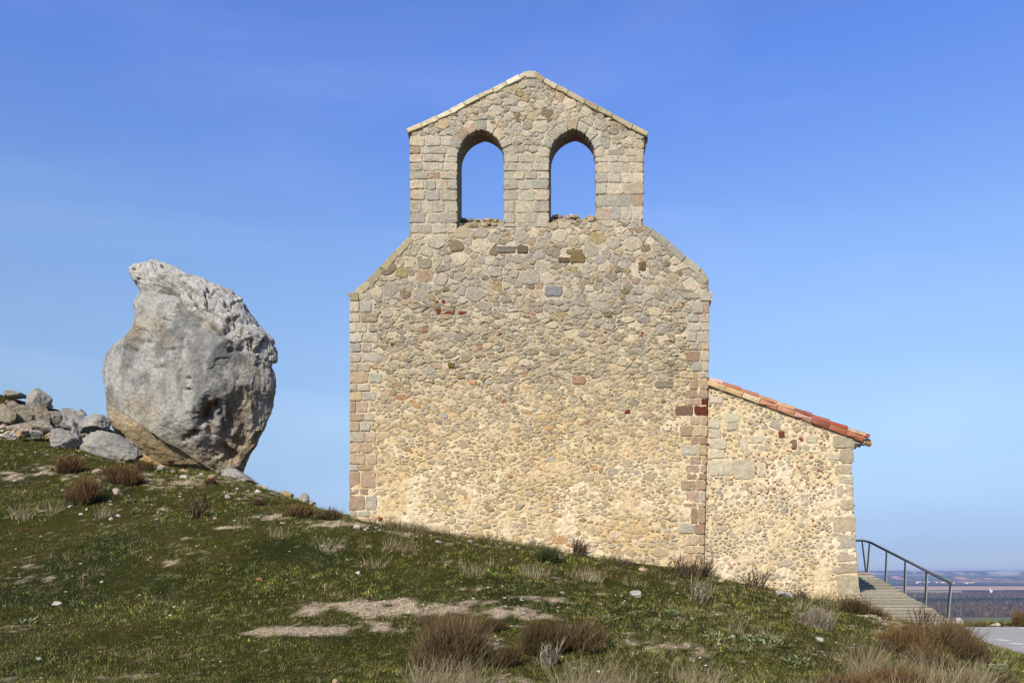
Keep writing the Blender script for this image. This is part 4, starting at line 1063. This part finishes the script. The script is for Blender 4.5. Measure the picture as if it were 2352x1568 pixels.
def cpal(n, cols, var=.18, k=KA):
    c = np.array([lin(x, k) for x in cols]); i = rng.integers(0, len(c), n)
    return c[i]*np.exp(rng.normal(0, var, (n, 1)))
SH = {'brown': [(126,102,68),(104,84,56),(150,126,88),(84,68,48),(112,98,66)], 'dark': [(84,72,44),(70,66,38),(104,84,54),(120,92,60)], 'grey': [(168,156,132),(140,128,106),(120,108,90),(184,174,150)],
      'green': [(70,78,42),(58,66,34),(88,86,48)], 'twig': [(92,74,58),(112,92,72),(76,60,48)], 'rust': [(130,98,60),(110,84,52),(92,72,48),(156,124,80)]}
def shrub(px, py, w, h, kind, label, name='dry_shrub', dens=1.0, cat='shrub', lean=.12, Y=None, group=None, sparse=False):
    p = hit(px, py) if Y is None else np.array([*P(px, py, Y)[:2], float(ground(P(px, py, Y)[0], Y)[0])])
    k = p[1]/F; W, Hh = w*k, h*k
    n = int(max(60, min(2600, 700*dens*(W*.8+.25)*(Hh+.2)/.35)))
    if sparse: n = int(34*dens)
    mb = MB()
    a = rng.uniform(0, 2*np.pi, n); r = np.sqrt(rng.uniform(0, 1, n))
    nl_ = int(rng.integers(4, 9)) if W < .6 else int(rng.integers(9, 15)); lob = rng.integers(0, nl_, n); la = rng.uniform(0, 2*np.pi, nl_); lr = rng.uniform(.1, 1, nl_)
    lh = rng.uniform(.5, 1.12, nl_); lh[int(rng.integers(0, nl_))] = 1.12
    lx_ = np.cos(la)*lr*W*.34; ly_ = np.sin(la)*lr*W*.22
    basep = np.stack([p[0] + lx_[lob] + np.cos(a)*r*W*.13, p[1] + ly_[lob] + np.sin(a)*r*W*.12, np.zeros(n)], 1)
    basep[:, 2] = ground(basep[:, 0], basep[:, 1]) - .02
    out = np.stack([np.cos(a), np.sin(a)*.8, np.zeros(n)], 1)
    sp = (r*.9 + rng.normal(0, .16, n))[:, None]
    D = out*sp*(W/2/Hh)*.5 + np.array([0, 0, 1.]) + rng.normal(0, .16, (n, 3))*np.array([1, 1, .2]) + np.array([lean, 0, 0])
    L = Hh*rng.uniform(.35, 1.08, n)*(1-.2*r)*lh[lob]
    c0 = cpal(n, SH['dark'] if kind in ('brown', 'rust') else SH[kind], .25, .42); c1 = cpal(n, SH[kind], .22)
    wd_ = np.full(n, .0075)*rng.uniform(.7, 1.3, n)*(1.3 if p[1] > 17 else 1.0)
    if sparse: wd_ *= 1.9
    bend = out*(Hh*.18*rng.uniform(-.2, 1, n))[:, None]
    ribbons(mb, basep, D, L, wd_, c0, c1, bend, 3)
    Dn = D/np.linalg.norm(D, axis=1, keepdims=True)
    m = 3 if not sparse else 5
    for q in range(m):
        t = rng.uniform(.35, .95, n); P2 = basep + Dn*(L*t)[:, None] + bend*(t*t)[:, None]
        D2 = Dn + rng.normal(0, .27, (n, 3))
        ribbons(mb, P2, D2, L*rng.uniform(.2, .5, n), wd_*.75, c1, cpal(n, SH[kind], .25), np.zeros((n, 3)), 1)
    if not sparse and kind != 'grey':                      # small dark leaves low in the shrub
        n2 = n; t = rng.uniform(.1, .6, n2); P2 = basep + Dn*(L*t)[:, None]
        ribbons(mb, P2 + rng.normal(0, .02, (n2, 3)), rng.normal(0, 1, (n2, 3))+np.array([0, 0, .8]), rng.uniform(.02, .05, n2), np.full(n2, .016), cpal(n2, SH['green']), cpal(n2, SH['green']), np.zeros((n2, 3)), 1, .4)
    return setp(mb.build(name, M_TWIG, None, tuple(p)), label, cat, group)
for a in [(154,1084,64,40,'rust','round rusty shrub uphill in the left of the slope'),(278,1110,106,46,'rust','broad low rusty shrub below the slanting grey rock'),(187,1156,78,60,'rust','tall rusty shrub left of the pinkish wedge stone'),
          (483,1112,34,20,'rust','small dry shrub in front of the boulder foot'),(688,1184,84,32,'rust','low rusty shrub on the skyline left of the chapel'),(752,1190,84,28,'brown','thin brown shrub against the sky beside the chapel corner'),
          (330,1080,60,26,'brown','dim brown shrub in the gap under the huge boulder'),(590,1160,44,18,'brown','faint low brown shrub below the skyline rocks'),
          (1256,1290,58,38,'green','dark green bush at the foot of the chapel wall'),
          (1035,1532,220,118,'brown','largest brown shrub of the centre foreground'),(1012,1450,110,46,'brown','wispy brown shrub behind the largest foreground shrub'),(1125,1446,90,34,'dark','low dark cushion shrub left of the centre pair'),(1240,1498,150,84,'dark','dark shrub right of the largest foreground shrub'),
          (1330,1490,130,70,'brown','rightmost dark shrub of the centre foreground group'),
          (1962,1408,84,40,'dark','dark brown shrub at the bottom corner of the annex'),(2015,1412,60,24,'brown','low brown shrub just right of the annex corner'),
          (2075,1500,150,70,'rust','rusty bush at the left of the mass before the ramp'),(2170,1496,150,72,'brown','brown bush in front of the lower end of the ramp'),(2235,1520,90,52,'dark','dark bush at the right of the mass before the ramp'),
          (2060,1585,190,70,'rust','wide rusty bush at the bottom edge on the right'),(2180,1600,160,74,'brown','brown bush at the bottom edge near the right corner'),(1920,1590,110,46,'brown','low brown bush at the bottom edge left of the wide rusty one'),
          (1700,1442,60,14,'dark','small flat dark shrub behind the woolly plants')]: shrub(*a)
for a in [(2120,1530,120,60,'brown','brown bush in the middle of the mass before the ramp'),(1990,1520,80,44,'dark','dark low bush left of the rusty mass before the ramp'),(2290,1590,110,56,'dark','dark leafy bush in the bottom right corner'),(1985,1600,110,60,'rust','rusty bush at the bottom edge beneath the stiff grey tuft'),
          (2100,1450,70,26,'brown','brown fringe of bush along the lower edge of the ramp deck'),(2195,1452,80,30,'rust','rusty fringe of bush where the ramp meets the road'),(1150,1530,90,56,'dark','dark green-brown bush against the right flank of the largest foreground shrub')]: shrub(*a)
shrub(2182,1424,26,22,'rust','little rusty bush behind the last handrail post',Y=22.4); shrub(2345,1438,56,36,'rust','rounded rusty bush on the far verge at the right edge',Y=22.5); shrub(2238,1434,54,16,'brown','low brown bush between the two pale verge rocks',Y=22.5)
for a in [(447,1188,70,70,'twig','bare twiggy bush alone on the slope below the huge boulder'),(1322,1274,64,44,'twig','bare twigs against the chapel wall right of the dark green bush'),(1440,1300,90,24,'twig','low tangle of twigs along the chapel wall foot'),
          (1562,1318,110,58,'twig','arching bare twigs where the chapel meets the annex'),(1610,1322,70,50,'twig','bare twigs at the left end of the annex wall'),(1728,1350,80,56,'twig','fan of bare twigs before the middle of the annex wall'),(1836,1374,40,26,'twig','small bare bush right of the flat white slab'),
          (1604,1382,62,62,'grey','pale grey branching weed in the grass below the annex'),(2120,1440,90,60,'twig','thin brown weeds standing before the ramp deck'),(2225,1500,70,44,'twig','bare sprig overlapping the road edge')]:
    shrub(*a, name='twiggy_bush', sparse=True, dens=1.5 if a[4] == 'twig' else 1.8, lean=.3)
shrub(1872,1440,84,58,'grey','grey-stemmed bush between the woolly plants and the annex corner', dens=.5)
shrub(1262,1532,60,80,'grey','pale spiky dead stems in front of the dark centre shrubs', name='twiggy_bush', sparse=True, dens=1.6, lean=0)

ST = [(196,180,140),(178,160,118),(210,198,164),(160,146,112)]
def tuft(px, py, w, h, label, n=140, cols=ST, lean=.15):
    p = hit(px, py); k = p[1]/F; W, Hh = w*k, h*k; mb = MB(); n = int(n*max(.5, W/.5))
    a = rng.uniform(0, 2*np.pi, n); r = np.sqrt(rng.uniform(0, 1, n))
    b = np.stack([p[0]+np.cos(a)*r*W*.42, p[1]+np.sin(a)*r*W*.3, np.zeros(n)], 1); b[:, 2] = ground(b[:, 0], b[:, 1])-.01
    D = np.stack([np.cos(a)*r*.35, np.sin(a)*r*.35, np.ones(n)], 1) + rng.normal(0, .18, (n, 3)) + np.array([lean, 0, 0])
    L = Hh*rng.uniform(.3, 1.05, n)**1.0
    ribbons(mb, b, D, L, np.full(n, .0065)*rng.uniform(.6, 1.2, n)*max(1, p[1]/13), cpal(n, cols, .15), cpal(n, ST, .15), rng.normal(0, .25, (n, 3))*L[:, None]*np.array([1, 1, .1]), 3, .8)
    return setp(mb.build('dry_grass_tuft', M_BLADE, None, tuple(p)), label, 'grass tuft')
for a in [(1000,1600,150,100,'dense straw-coloured tuft in front of the largest foreground shrub',420),(1095,1590,90,100,'tall straw stems right of the dense foreground tuft',120),(1340,1610,150,110,'long pale grass at the bottom edge, centre right',330),(1440,1600,110,80,'pale grass at the bottom edge right of the long stems',200),
          (1610,1610,110,90,'straw tuft at the bottom edge below the woolly plants',220),(1560,1560,60,50,'short straw tuft among grass in the lower right',90),(1978,1550,84,96,'grey-white stiff tuft left of the rusty bushes',300),(2235,1590,110,90,'whitish dead stems near the bottom right corner',260),(2120,1560,80,70,'whitish stems in front of the brown ramp bushes',150),
          (2050,1548,80,70,'whitish stems rising through the rusty ramp bushes',150),(2190,1610,130,110,'long pale stems at the bottom edge near the corner',260),(2080,1620,100,90,'pale stems at the bottom edge before the rusty bush',160),(1870,1600,90,60,'short straw tuft at the bottom edge left of the ramp bushes',110),(50,1192,50,46,'straw tuft at the far left below the shrubs',110),(120,1178,44,36,'thin straw tuft left of the tall rusty shrub',80),(240,1186,50,36,'grey tuft right of the tall rusty shrub',90),(1085,1318,70,36,'straw tuft under the middle of the chapel wall',110),(1225,1322,80,38,'straw tuft below the dark green bush',120),
          (1345,1330,90,34,'low straw tuft below the bare wall twigs',120),(1130,1300,40,28,'short tuft below the white wall-foot stones',50),(1690,1452,60,62,'upright brown stalks behind the left woolly plant',60),(1770,1470,60,56,'thin stalks behind the right woolly plant',50),(920,1262,90,30,'thin straw tuft below the left part of the wall',90),(760,1262,80,34,'straw tuft downhill of the chapel left corner',90),
          (640,1232,60,30,'straw tuft in the grass between boulder and chapel',80),(860,1300,70,26,'low straw tuft in mid-slope grass',70),(555,1215,40,40,'few tall straws below the bare bush',40),(1460,1345,70,26,'straw tuft behind the squarish pale rock',60)]: tuft(a[0], a[1], a[2], a[3], a[4], a[5])
HC = [(156,164,112),(132,144,92),(176,182,134),(104,120,66)]
def herb(px, py, w, h, label):
    p = hit(px, py); k = p[1]/F; W, Hh = w*k, h*k; mb = MB(); n = int(260*max(.2, W*Hh*5))
    a = rng.uniform(0, 2*np.pi, n); r = np.sqrt(rng.uniform(0, 1, n))
    b = np.stack([p[0]+np.cos(a)*r*W*.45, p[1]+np.sin(a)*r*W*.35, np.zeros(n)], 1); b[:, 2] = ground(b[:, 0], b[:, 1]) + Hh*(1-r*.8)*rng.uniform(0, .75, n)
    D = np.stack([np.cos(a), np.sin(a), np.full(n, .6)], 1) + rng.normal(0, .6, (n, 3))
    L = rng.uniform(.04, .09, n); ribbons(mb, b, D, L, np.full(n, .03), cpal(n, HC), cpal(n, HC), rng.normal(0, .01, (n, 3)), 2, .5)
    return setp(mb.build('woolly_plant', M_BLADE, None, tuple(p)), label, 'plant')
for a in [(1640,1470,70,22,'left of the two woolly grey-green plants beside the round grey stone'),(1750,1478,100,34,'larger woolly grey-green plant right of the round grey stone'),(1838,1526,62,34,'woolly grey-green plant nearest the bottom right bushes'),(1543,1412,44,20,'pale leafy plant in mid grass below the annex'),
          (1400,1420,40,10,'flat grey-green plant beside the bare soil'),(240,1126,26,14,'grey-green plant left of the pinkish wedge stone'),(345,1152,36,15,'grey-green plant right of the pinkish wedge stone'),(300,1152,24,12,'small grey-green plant between its two neighbours on the left slope'),
          (318,1178,30,18,'grey-green plant lowest on the left slope'),(166,1158,20,16,'grey-green sprig at the foot of the tall rusty shrub'),(62,1432,40,12,'grey-green plant in the left foreground grass'),(925,1208,34,8,'green weed at the chapel wall foot near its left corner'),(2290,1545,70,40,'leafy green plant at the right edge before the road'),(2210,1560,60,40,'leafy plant among the whitish stems near the bottom right corner')]: herb(*a)

# ------------------------------------------------------------------ turf: one mass of short blades
def turf(n, hlo, hhi, wid, cols, dmax, y0=8.2, y1=27.5, name='grass', patchy=0.0, clump=11, lab='short green grass covering the slope', seed=0, dmin=None):
    nc_ = n//clump; u = rng.uniform(0, 1, nc_); Yc_ = (y0**-0.3 + u*(y1**-0.3 - y0**-0.3))**(-1/.3)
    Xc_ = rng.uniform(-.66, .66, nc_)*Yc_
    rs_ = rng.uniform(.02, .07, nc_); ci = np.repeat(np.arange(nc_), clump); n = len(ci)
    X = Xc_[ci] + rng.normal(0, 1, n)*rs_[ci]; Y = Yc_[ci] + rng.normal(0, 1, n)*rs_[ci]
    ctone = .76*np.exp(rng.normal(0, .45, nc_)); cidx = rng.integers(0, len(cols), nc_); chh = rng.uniform(.6, 1.5, nc_)
    dmk = dirt(X, Y); keep = rng.uniform(0, 1, n) > dmk*dmax
    keep &= ~((X > -4.0) & (X < 7.75) & (Y > 17.97) & (Y < 28))
    keep &= ~((X > 8.6 + .5*np.clip(Y-18, 0, 9)*.5) & (Y < 22.2)); keep &= ~((Y > 24.8) & (X > -6))
    if patchy: keep &= (fbm(X*.9, Y*.9, 7, 3, 200+seed) + rng.normal(0, .2, n) + .35*sstep(-7, 5, X) - .15) > patchy
    X, Y = X[keep], Y[keep]; m = len(X); ci = ci[keep]
    Pn = np.stack([X, Y, ground(X, Y)-.006], 1)
    tone = fbm(X*.7, Y*.7, 0, 3, 210+seed)
    D = np.stack([rng.normal(.15, .55, m), rng.normal(0, .55, m), np.ones(m)], 1)
    L = rng.uniform(hlo, hhi, m)*chh[ci]*(1+.5*tone)*(1 + .5*sstep(17, 25, Y))
    W = wid*rng.uniform(.7, 1.3, m)*(Y/13)
    ck_ = np.array([lin(q) for q in cols]); c = (.5*ck_[cidx[ci]] + .5*ck_[rng.integers(0, len(cols), m)])*ctone[ci][:, None]*np.exp(rng.normal(0, .3, (m, 1)))*(1+.55*tone[:, None]); D /= np.linalg.norm(D, axis=1, keepdims=True)
    a = rng.uniform(0, 2*np.pi, m); S_ = np.stack([np.cos(a), np.sin(a), np.zeros(m)], 1)*W[:, None]/2
    V = np.stack([Pn-S_, Pn+S_, Pn+D*L[:, None]], 1).reshape(-1, 3); Fc = np.arange(3*m).reshape(-1, 3)
    mb = MB(); mb.add(V, Fc, np.repeat(c, 3, 0)); return setp(mb.build(name, M_BLADE), lab, 'grass', None, 'stuff')
turf(420000, .02, .055, .010, [(130,142,48),(94,110,36),(156,156,64),(60,76,26),(126,110,52),(176,156,92),(110,134,70),(184,176,118)], .72)
turf(80000, .05, .13, .0055, [(186,172,128),(164,150,106),(150,140,92)], .5, name='straw_grass', patchy=.05, lab='thin dry straws standing among the green grass', seed=3)

nf = 9000; xf = rng.uniform(-3.7, 8.0, nf); yf = 17.97 - np.abs(rng.normal(0, .28, nf)); kf = fbm(xf*1.3, yf*1.3, 0, 3, 401) + rng.normal(0, .2, nf) > -.05; xf, yf = xf[kf], yf[kf]; nf = len(xf)
mb = MB(); hf_ = rng.uniform(.04, .2, nf)*(1 + fbm(xf*2, yf*2, 3, 2, 402)); ribbons(mb, np.stack([xf, yf, ground(xf, yf)-.01], 1), np.stack([rng.normal(.1, .4, nf), rng.normal(-.1, .3, nf), np.ones(nf)], 1), hf_, np.full(nf, .012), cpal(nf, [(84,96,42),(112,104,62),(150,136,96)]), cpal(nf, [(120,130,64),(180,164,120),(140,120,84)]), rng.normal(0, .03, (nf, 3)), 2, .8)
setp(mb.build('wall_foot_grass', M_BLADE), 'longer mixed grass growing along the foot of the chapel wall', 'grass', None, 'stuff')
# fine gravel, uncountable
n = 26000; pxs = rng.uniform(0, 1, n); Yg = rng.uniform(8.5, 26, n); Xg = rng.uniform(-.64, .5, n)*Yg
dg = dirt(Xg, Yg); kp = (rng.uniform(0, 1, n) < dg*.9+.012) & ~((Xg > -4) & (Yg > 17.9)) & (Xg < 8.4); Xg, Yg = Xg[kp], Yg[kp]; m = len(Xg)
V0, F0 = ICO[2] if False else (np.array([(1,0,0),(-1,0,0),(0,1,0),(0,-1,0),(0,0,.7),(0,0,-.7)], float), np.array([(0,2,4),(2,1,4),(1,3,4),(3,0,4),(2,0,5),(1,2,5),(3,1,5),(0,3,5)]))
sz = .006 + .03*rng.uniform(0, 1, m)**3*(Yg/13); VV = V0[None]*(1+rng.normal(0, .25, (m, 6, 3)))*sz[:, None, None] + np.stack([Xg, Yg, ground(Xg, Yg)+.004], 1)[:, None]
mb = MB(); mb.add(VV.reshape(-1, 3), (F0[None]+np.arange(m)[:, None, None]*6).reshape(-1, 3), np.repeat(cpal(m, [(206,190,164),(190,170,140),(214,206,190),(180,150,120)], .15), 6, 0))
setp(mb.build('gravel', M_STONE), 'fine pale gravel strewn over the bare soil', 'gravel', None, 'stuff')

# ------------------------------------------------------------------ valley
ZV = -100.0
vx = axis(-22000, -500, 2600, 22000, 40, 1.12); vy = axis(-9000, 900, 7200, 17000, 40, 1.12)
VX, VY = np.meshgrid(vx, vy)
wv = 260*fbm(VX/1500, VY/700, 0, 3, 301)
yy_ = VY + wv*sstep(1900, 3500, VY) + 25*fbm(VX/300, VY/300, 0, 2, 300)
cols = {'green': lin((120,126,62),.5), 'wood': lin((100,84,72),.42), 'pine': lin((50,66,46),.4), 'tan': lin((206,176,138),.6), 'pink': lin((220,172,132),.6), 'green2': lin((108,120,66),.5)}
C = np.tile(cols['wood'], VX.shape + (1,))
def band(a, b, c):
    global C
    C = np.where(((yy_ > a) & (yy_ < b))[..., None], cols[c], C)
band(-1e9, 1790, 'green'); band(2560, 2680, 'green'); band(2900, 3000, 'green2'); band(3700, 3900, 'green2'); band(3900, 4500, 'tan'); band(4500, 4750, 'green'); band(4750, 5600, 'pink'); band(5600, 6100, 'tan')
C = C*(1 + .2*fbm(VX/90, VY/90, 0, 3, 302)[..., None])
vz = ZV + 3*fbm(VX/900, VY/900, 0, 2, 303)
mb = MB(); mb.add(np.stack([VX, VY, vz], -1), grid_faces(*VX.shape), C.reshape(-1, 3))
setp(mb.build('valley_floor', vmat('valley_fields', rough=1, sc=.02, amt=.12, sc2=.15, amt2=.12, bstr=0, coords='Object'), smooth=True), 'flat valley of fields far below', None, None, 'structure')
hx = axis(-20000, 1500, 9500, 22000, 45, 1.1); hy = axis(5400, 5600, 13500, 17000, 55, 1.1)
HX, HYg = np.meshgrid(hx, hy)
f1 = fbm(HX/900, HYg/700, 0, 4, 311); f2 = ridged(HX/1300, HYg/1500, 0, 313, 3)
HZ = ZV - 2 + 22*sstep(5900, 7200, HYg)*(1+.9*f1) + 34*sstep(8000, 9000, HYg+500*f1) + 8*f1*sstep(6500, 8000, HYg) + (58+10*fbm(HX/2500, 0*HX, 0, 2, 315))*sstep(10500, 11700, HYg + 900*(f2-.5)) + 22*sstep(6300, 6900, HYg)*np.exp(-((HX-3050)/480)**2)*(1-sstep(7300, 8000, HYg))
fld = fbm(HX/420, HYg/900, 2, 3, 317); scr = lin((84,88,72),.5); pink = lin((226,166,128),.62); grn = lin((92,124,92),.5); clif = lin((214,200,176),.6); pin = lin((62,74,58),.5)
HZ = HZ + 5*np.maximum(0, fbm(HX/110, HYg/110, 6, 3, 321))*sstep(7200, 8500, HYg)
C = np.tile(scr, HX.shape + (1,)); C = np.where((fbm(HX/150, HYg/200, 8, 4, 322, .65) > .05)[..., None], pin*.8, C)
mid = (HYg > 6900) & (HYg < 10300)
C = np.where((mid & (fld > .12) & (fld < .30))[..., None], pink, C); C = np.where((mid & (fld < -.32))[..., None], grn, C); C = np.where((mid & (fld > -.08) & (fld < 0))[..., None], pin, C)
esc = (HYg > 10300) & (fbm(HX/140, HYg/260, 2, 3, 319) > .12); C = np.where(esc[..., None], clif*.8+scr*.2, C)
C = np.where(((HYg > 11900))[..., None], pin, C)
mb = MB(); mb.add(np.stack([HX, HYg, HZ], -1), grid_faces(*HX.shape), C.reshape(-1, 3))
setp(mb.build('distant_hills', vmat('hill_scrub', rough=1, sc=.006, amt=.2, sc2=.03, amt2=.2, bstr=0), smooth=True), 'low blue plateau on the horizon', None, None, 'structure')

def woods(name, label, cols, rects_, hgt, dens, kind='bare'):
    mb = MB()
    for (ya, yb, xa, xb) in rects_:
        n = int((yb-ya)*(xb-xa)*(ya+yb)/2*dens)
        Y = rng.uniform(ya, yb, n); X = rng.uniform(xa, xb, n)*Y
        kp = fbm(X/160, Y/160, 0, 3, 330) > -.42; X, Y = X[kp], Y[kp]; n = len(X)
        if n == 0: continue
        m = 12; H_ = hgt*rng.uniform(.65, 1.15, n)*(1+.25*fbm(X/120, Y/120, 0, 2, 331))
        bp_ = np.repeat(np.stack([X, Y, np.full(n, ZV)], 1), m, 0); Hm = np.repeat(H_, m)
        N_ = n*m
        if kind == 'bare':
            st = np.stack([rng.normal(0, .6, N_), rng.normal(0, .6, N_), Hm*rng.uniform(0, .55, N_)], 1)
            D = np.stack([rng.normal(0, .2, N_), rng.normal(0, .2, N_), np.ones(N_)], 1); L = Hm*rng.uniform(.3, .5, N_); W = rng.uniform(.5, 1.6, N_)
        else:
            st = np.stack([rng.normal(0, 1.4, N_), rng.normal(0, 1.4, N_), Hm*rng.uniform(.05, .7, N_)], 1)
            D = rng.normal(0, 1, (N_, 3)) + np.array([0, 0, .6]); L = Hm*rng.uniform(.2, .35, N_); W = rng.uniform(1.5, 3.5, N_)
        c = np.repeat(cpal(n, cols, .18, .5), m, 0)*np.exp(rng.normal(0, .15, (N_, 1)))
        ribbons(mb, bp_+st, D, L, W, c, c, np.zeros((N_, 3)), 1, .7)
    return setp(mb.build(name, M_FAR), label, 'woodland', None, 'stuff')
woods('bare_woodland', 'leafless purple-brown poplar woods in the valley', [(120,104,84),(98,86,72),(148,128,100),(82,74,60),(66,68,50)], [(1800,2500,.36,.72),(3020,3650,.36,.72)], 17, .0095/1.0, 'bare')
woods('pine_woodland', 'dark green pine strips in the valley', [(44,60,36),(52,70,42),(36,50,32)], [(2480,2680,.36,.66),(2860,2960,.36,.72),(1810,1830,.50,.53),(2100,2140,.60,.66),(3420,3560,.36,.48),(4000,4150,.55,.66),(5000,5080,.44,.48),(6000,6150,.36,.8)], 12, .012, 'pine')
# village
R2 = random.Random(3)
def house(i):
    Y = R2.uniform(6500, 6720); px = R2.uniform(2104, 2238); X = (px-CX)*Y/F; w = R2.uniform(9, 20); d = R2.uniform(8, 12); h = R2.uniform(5, 8)
    ix = int(np.argmin(np.abs(hx-X))); iy = int(np.argmin(np.abs(hy-Y))); z = float(HZ[iy, ix])
    e = empty('village_house', (X, Y, z), 'tiny pale house of the distant village across the valley', 'house', 'houses of the distant village')
    mb = MB(); mb.box((-w/2, -d/2, -6), (w/2, d/2, h), lin((236,224,204), .8)); o = mb.build('wall', M_FAR, e, (0, 0, 0))
    mb = MB(); mb.prism([(-w/2-.4, h), (w/2+.4, h), (0, h+3)], -d/2-.4, d/2+.4, lin((196,130,100), .6)); mb.build('roof', M_FAR, e, (0, 0, 0))
for i in range(26): house(i)
Y = 4020; X = (2274-CX)*Y/F
e = empty('white_tower', (X, Y, ZV), 'tiny white building with a spire among trees in the valley', 'tower')
mb = MB(); mb.box((-1.6, -1.6, 0), (1.6, 1.6, 20), lin((244,244,240), .85)); mb.build('shaft', M_FAR, e); mb = MB(); mb.box((1.6, -3, 0), (10, 6, 13), lin((244,244,240), .85)); mb.build('hall', M_FAR, e)
mb = MB(); mb.add([(-1.6,-1.6,20),(1.6,-1.6,20),(1.6,1.6,20),(-1.6,1.6,20),(0,0,30)], [(0,1,4),(1,2,4),(2,3,4),(3,0,4)], lin((220,220,220), .8)); mb.build('spire', M_FAR, e)

# ------------------------------------------------------------------ air
mh = bpy.data.materials.new('haze'); mh.use_nodes = True; nt = mh.node_tree; nt.nodes.remove(nt.nodes['Principled BSDF'])
pv = nt.nodes.new('ShaderNodeVolumePrincipled'); pv.inputs['Color'].default_value = (.50, .62, .95, 1); pv.inputs['Density'].default_value = 7.0e-5; pv.inputs['Anisotropy'].default_value = 0.1
nt.links.new(pv.outputs[0], nt.nodes['Material Output'].inputs['Volume'])
mb = MB(); mb.box((-24000, -11000, -112), (24000, 19000, 30), (.5, .5, .5)); setp(mb.build('haze', mh), 'thin blue haze over the valley', 'haze', None, 'stuff')

# ------------------------------------------------------------------ light, sky, camera
AZ = math.radians(25); EL = math.radians(34)
sd = Vector((-math.sin(AZ)*math.cos(EL), -math.cos(AZ)*math.cos(EL), math.sin(EL)))
sl = bpy.data.lights.new('sun', 'SUN'); sl.energy = 4.8; sl.angle = math.radians(.5); sl.color = (1, .905, .76)
so = bpy.data.objects.new('sun', sl); COL.objects.link(so); so.rotation_euler = sd.to_track_quat('Z', 'Y').to_euler(); so.location = (-20, -20, 30)
w = bpy.data.worlds.new('World'); scene.world = w; w.use_nodes = True; nt = w.node_tree; N = nt.nodes; L = nt.links
sky = N.new('ShaderNodeTexSky'); sky.sky_type = 'NISHITA'; sky.sun_disc = False; sky.sun_elevation = EL; sky.sun_rotation = math.atan2(sd.x, sd.y) % (2*math.pi)
sky.altitude = 900; sky.air_density = 1.0; sky.dust_density = .6; sky.ozone_density = 2.0
bg = N['Background']; bg.inputs['Strength'].default_value = .115
SKYG = [(0.0, (0.308, 0.392, 0.721)), (0.025, (0.284, 0.354, 0.628)), (0.053, (0.364, 0.409, 0.618)), (0.1, (0.557, 0.577, 0.695)), (0.176, (0.833, 0.833, 0.85)), (0.274, (1.046, 1.049, 1.101)), (0.354, (1.067, 1.138, 1.302)), (0.52, (0.847, 1.06, 1.669))]
# thin cirrus veils
tc = N.new('ShaderNodeTexCoord'); mp = N.new('ShaderNodeMapping'); mp.inputs['Rotation'].default_value = (0, .35, .3); mp.inputs['Scale'].default_value = (1.2, 1.2, 6)
nz = N.new('ShaderNodeTexNoise'); nz.inputs['Scale'].default_value = 1.3; nz.inputs['Detail'].default_value = 7; nz.inputs['Distortion'].default_value = .6
mr = N.new('ShaderNodeMapRange'); mr.inputs['From Min'].default_value = .48; mr.inputs['From Max'].default_value = .85; mr.inputs['To Max'].default_value = .07
mx = N.new('ShaderNodeMixRGB'); mx.inputs[2].default_value = (9.0, 9.6, 10.5, 1)
L.new(tc.outputs['Generated'], mp.inputs['Vector']); L.new(mp.outputs[0], nz.inputs['Vector']); L.new(nz.outputs['Fac'], mr.inputs['Value']); L.new(mr.outputs[0], mx.inputs[0])
sx = N.new('ShaderNodeSeparateXYZ'); rp = N.new('ShaderNodeValToRGB'); vm = N.new('ShaderNodeVectorMath'); vm.operation = 'MULTIPLY'; sc2_ = N.new('ShaderNodeVectorMath'); sc2_.operation = 'SCALE'; sc2_.inputs['Scale'].default_value = 4.0
L.new(tc.outputs['Generated'], sx.inputs[0]); L.new(sx.outputs['Z'], rp.inputs[0])
cr = rp.color_ramp
for i, (z_, c_) in enumerate(SKYG):
    e_ = cr.elements[i] if i < 2 else cr.elements.new(z_)
    e_.position = z_
for e_, (z_, c_) in zip(cr.elements, SKYG): e_.position = z_; e_.color = (c_[0]/4, c_[1]/4, c_[2]/4, 1)
L.new(sky.outputs[0], vm.inputs[0]); L.new(rp.outputs[0], sc2_.inputs[0]); L.new(sc2_.outputs[0], vm.inputs[1])
L.new(vm.outputs[0], mx.inputs[1]); L.new(mx.outputs[0], bg.inputs['Color'])

cam = bpy.data.cameras.new('camera'); co = bpy.data.objects.new('camera', cam); COL.objects.link(co); scene.camera = co
cam.sensor_width = 36; cam.sensor_fit = 'HORIZONTAL'; cam.lens = 36*F/2352; cam.shift_y = (HY-784)/2352; cam.clip_start = .1; cam.clip_end = 60000
co.location = (0, 0, 0); co.rotation_euler = (math.radians(90), 0, 0)
scene.view_settings.view_transform = 'Standard'; scene.view_settings.look = 'None'; scene.view_settings.exposure = 0.47; scene.view_settings.gamma = 1
scene.cycles.volume_bounces = 0; scene.cycles.max_bounces = 6
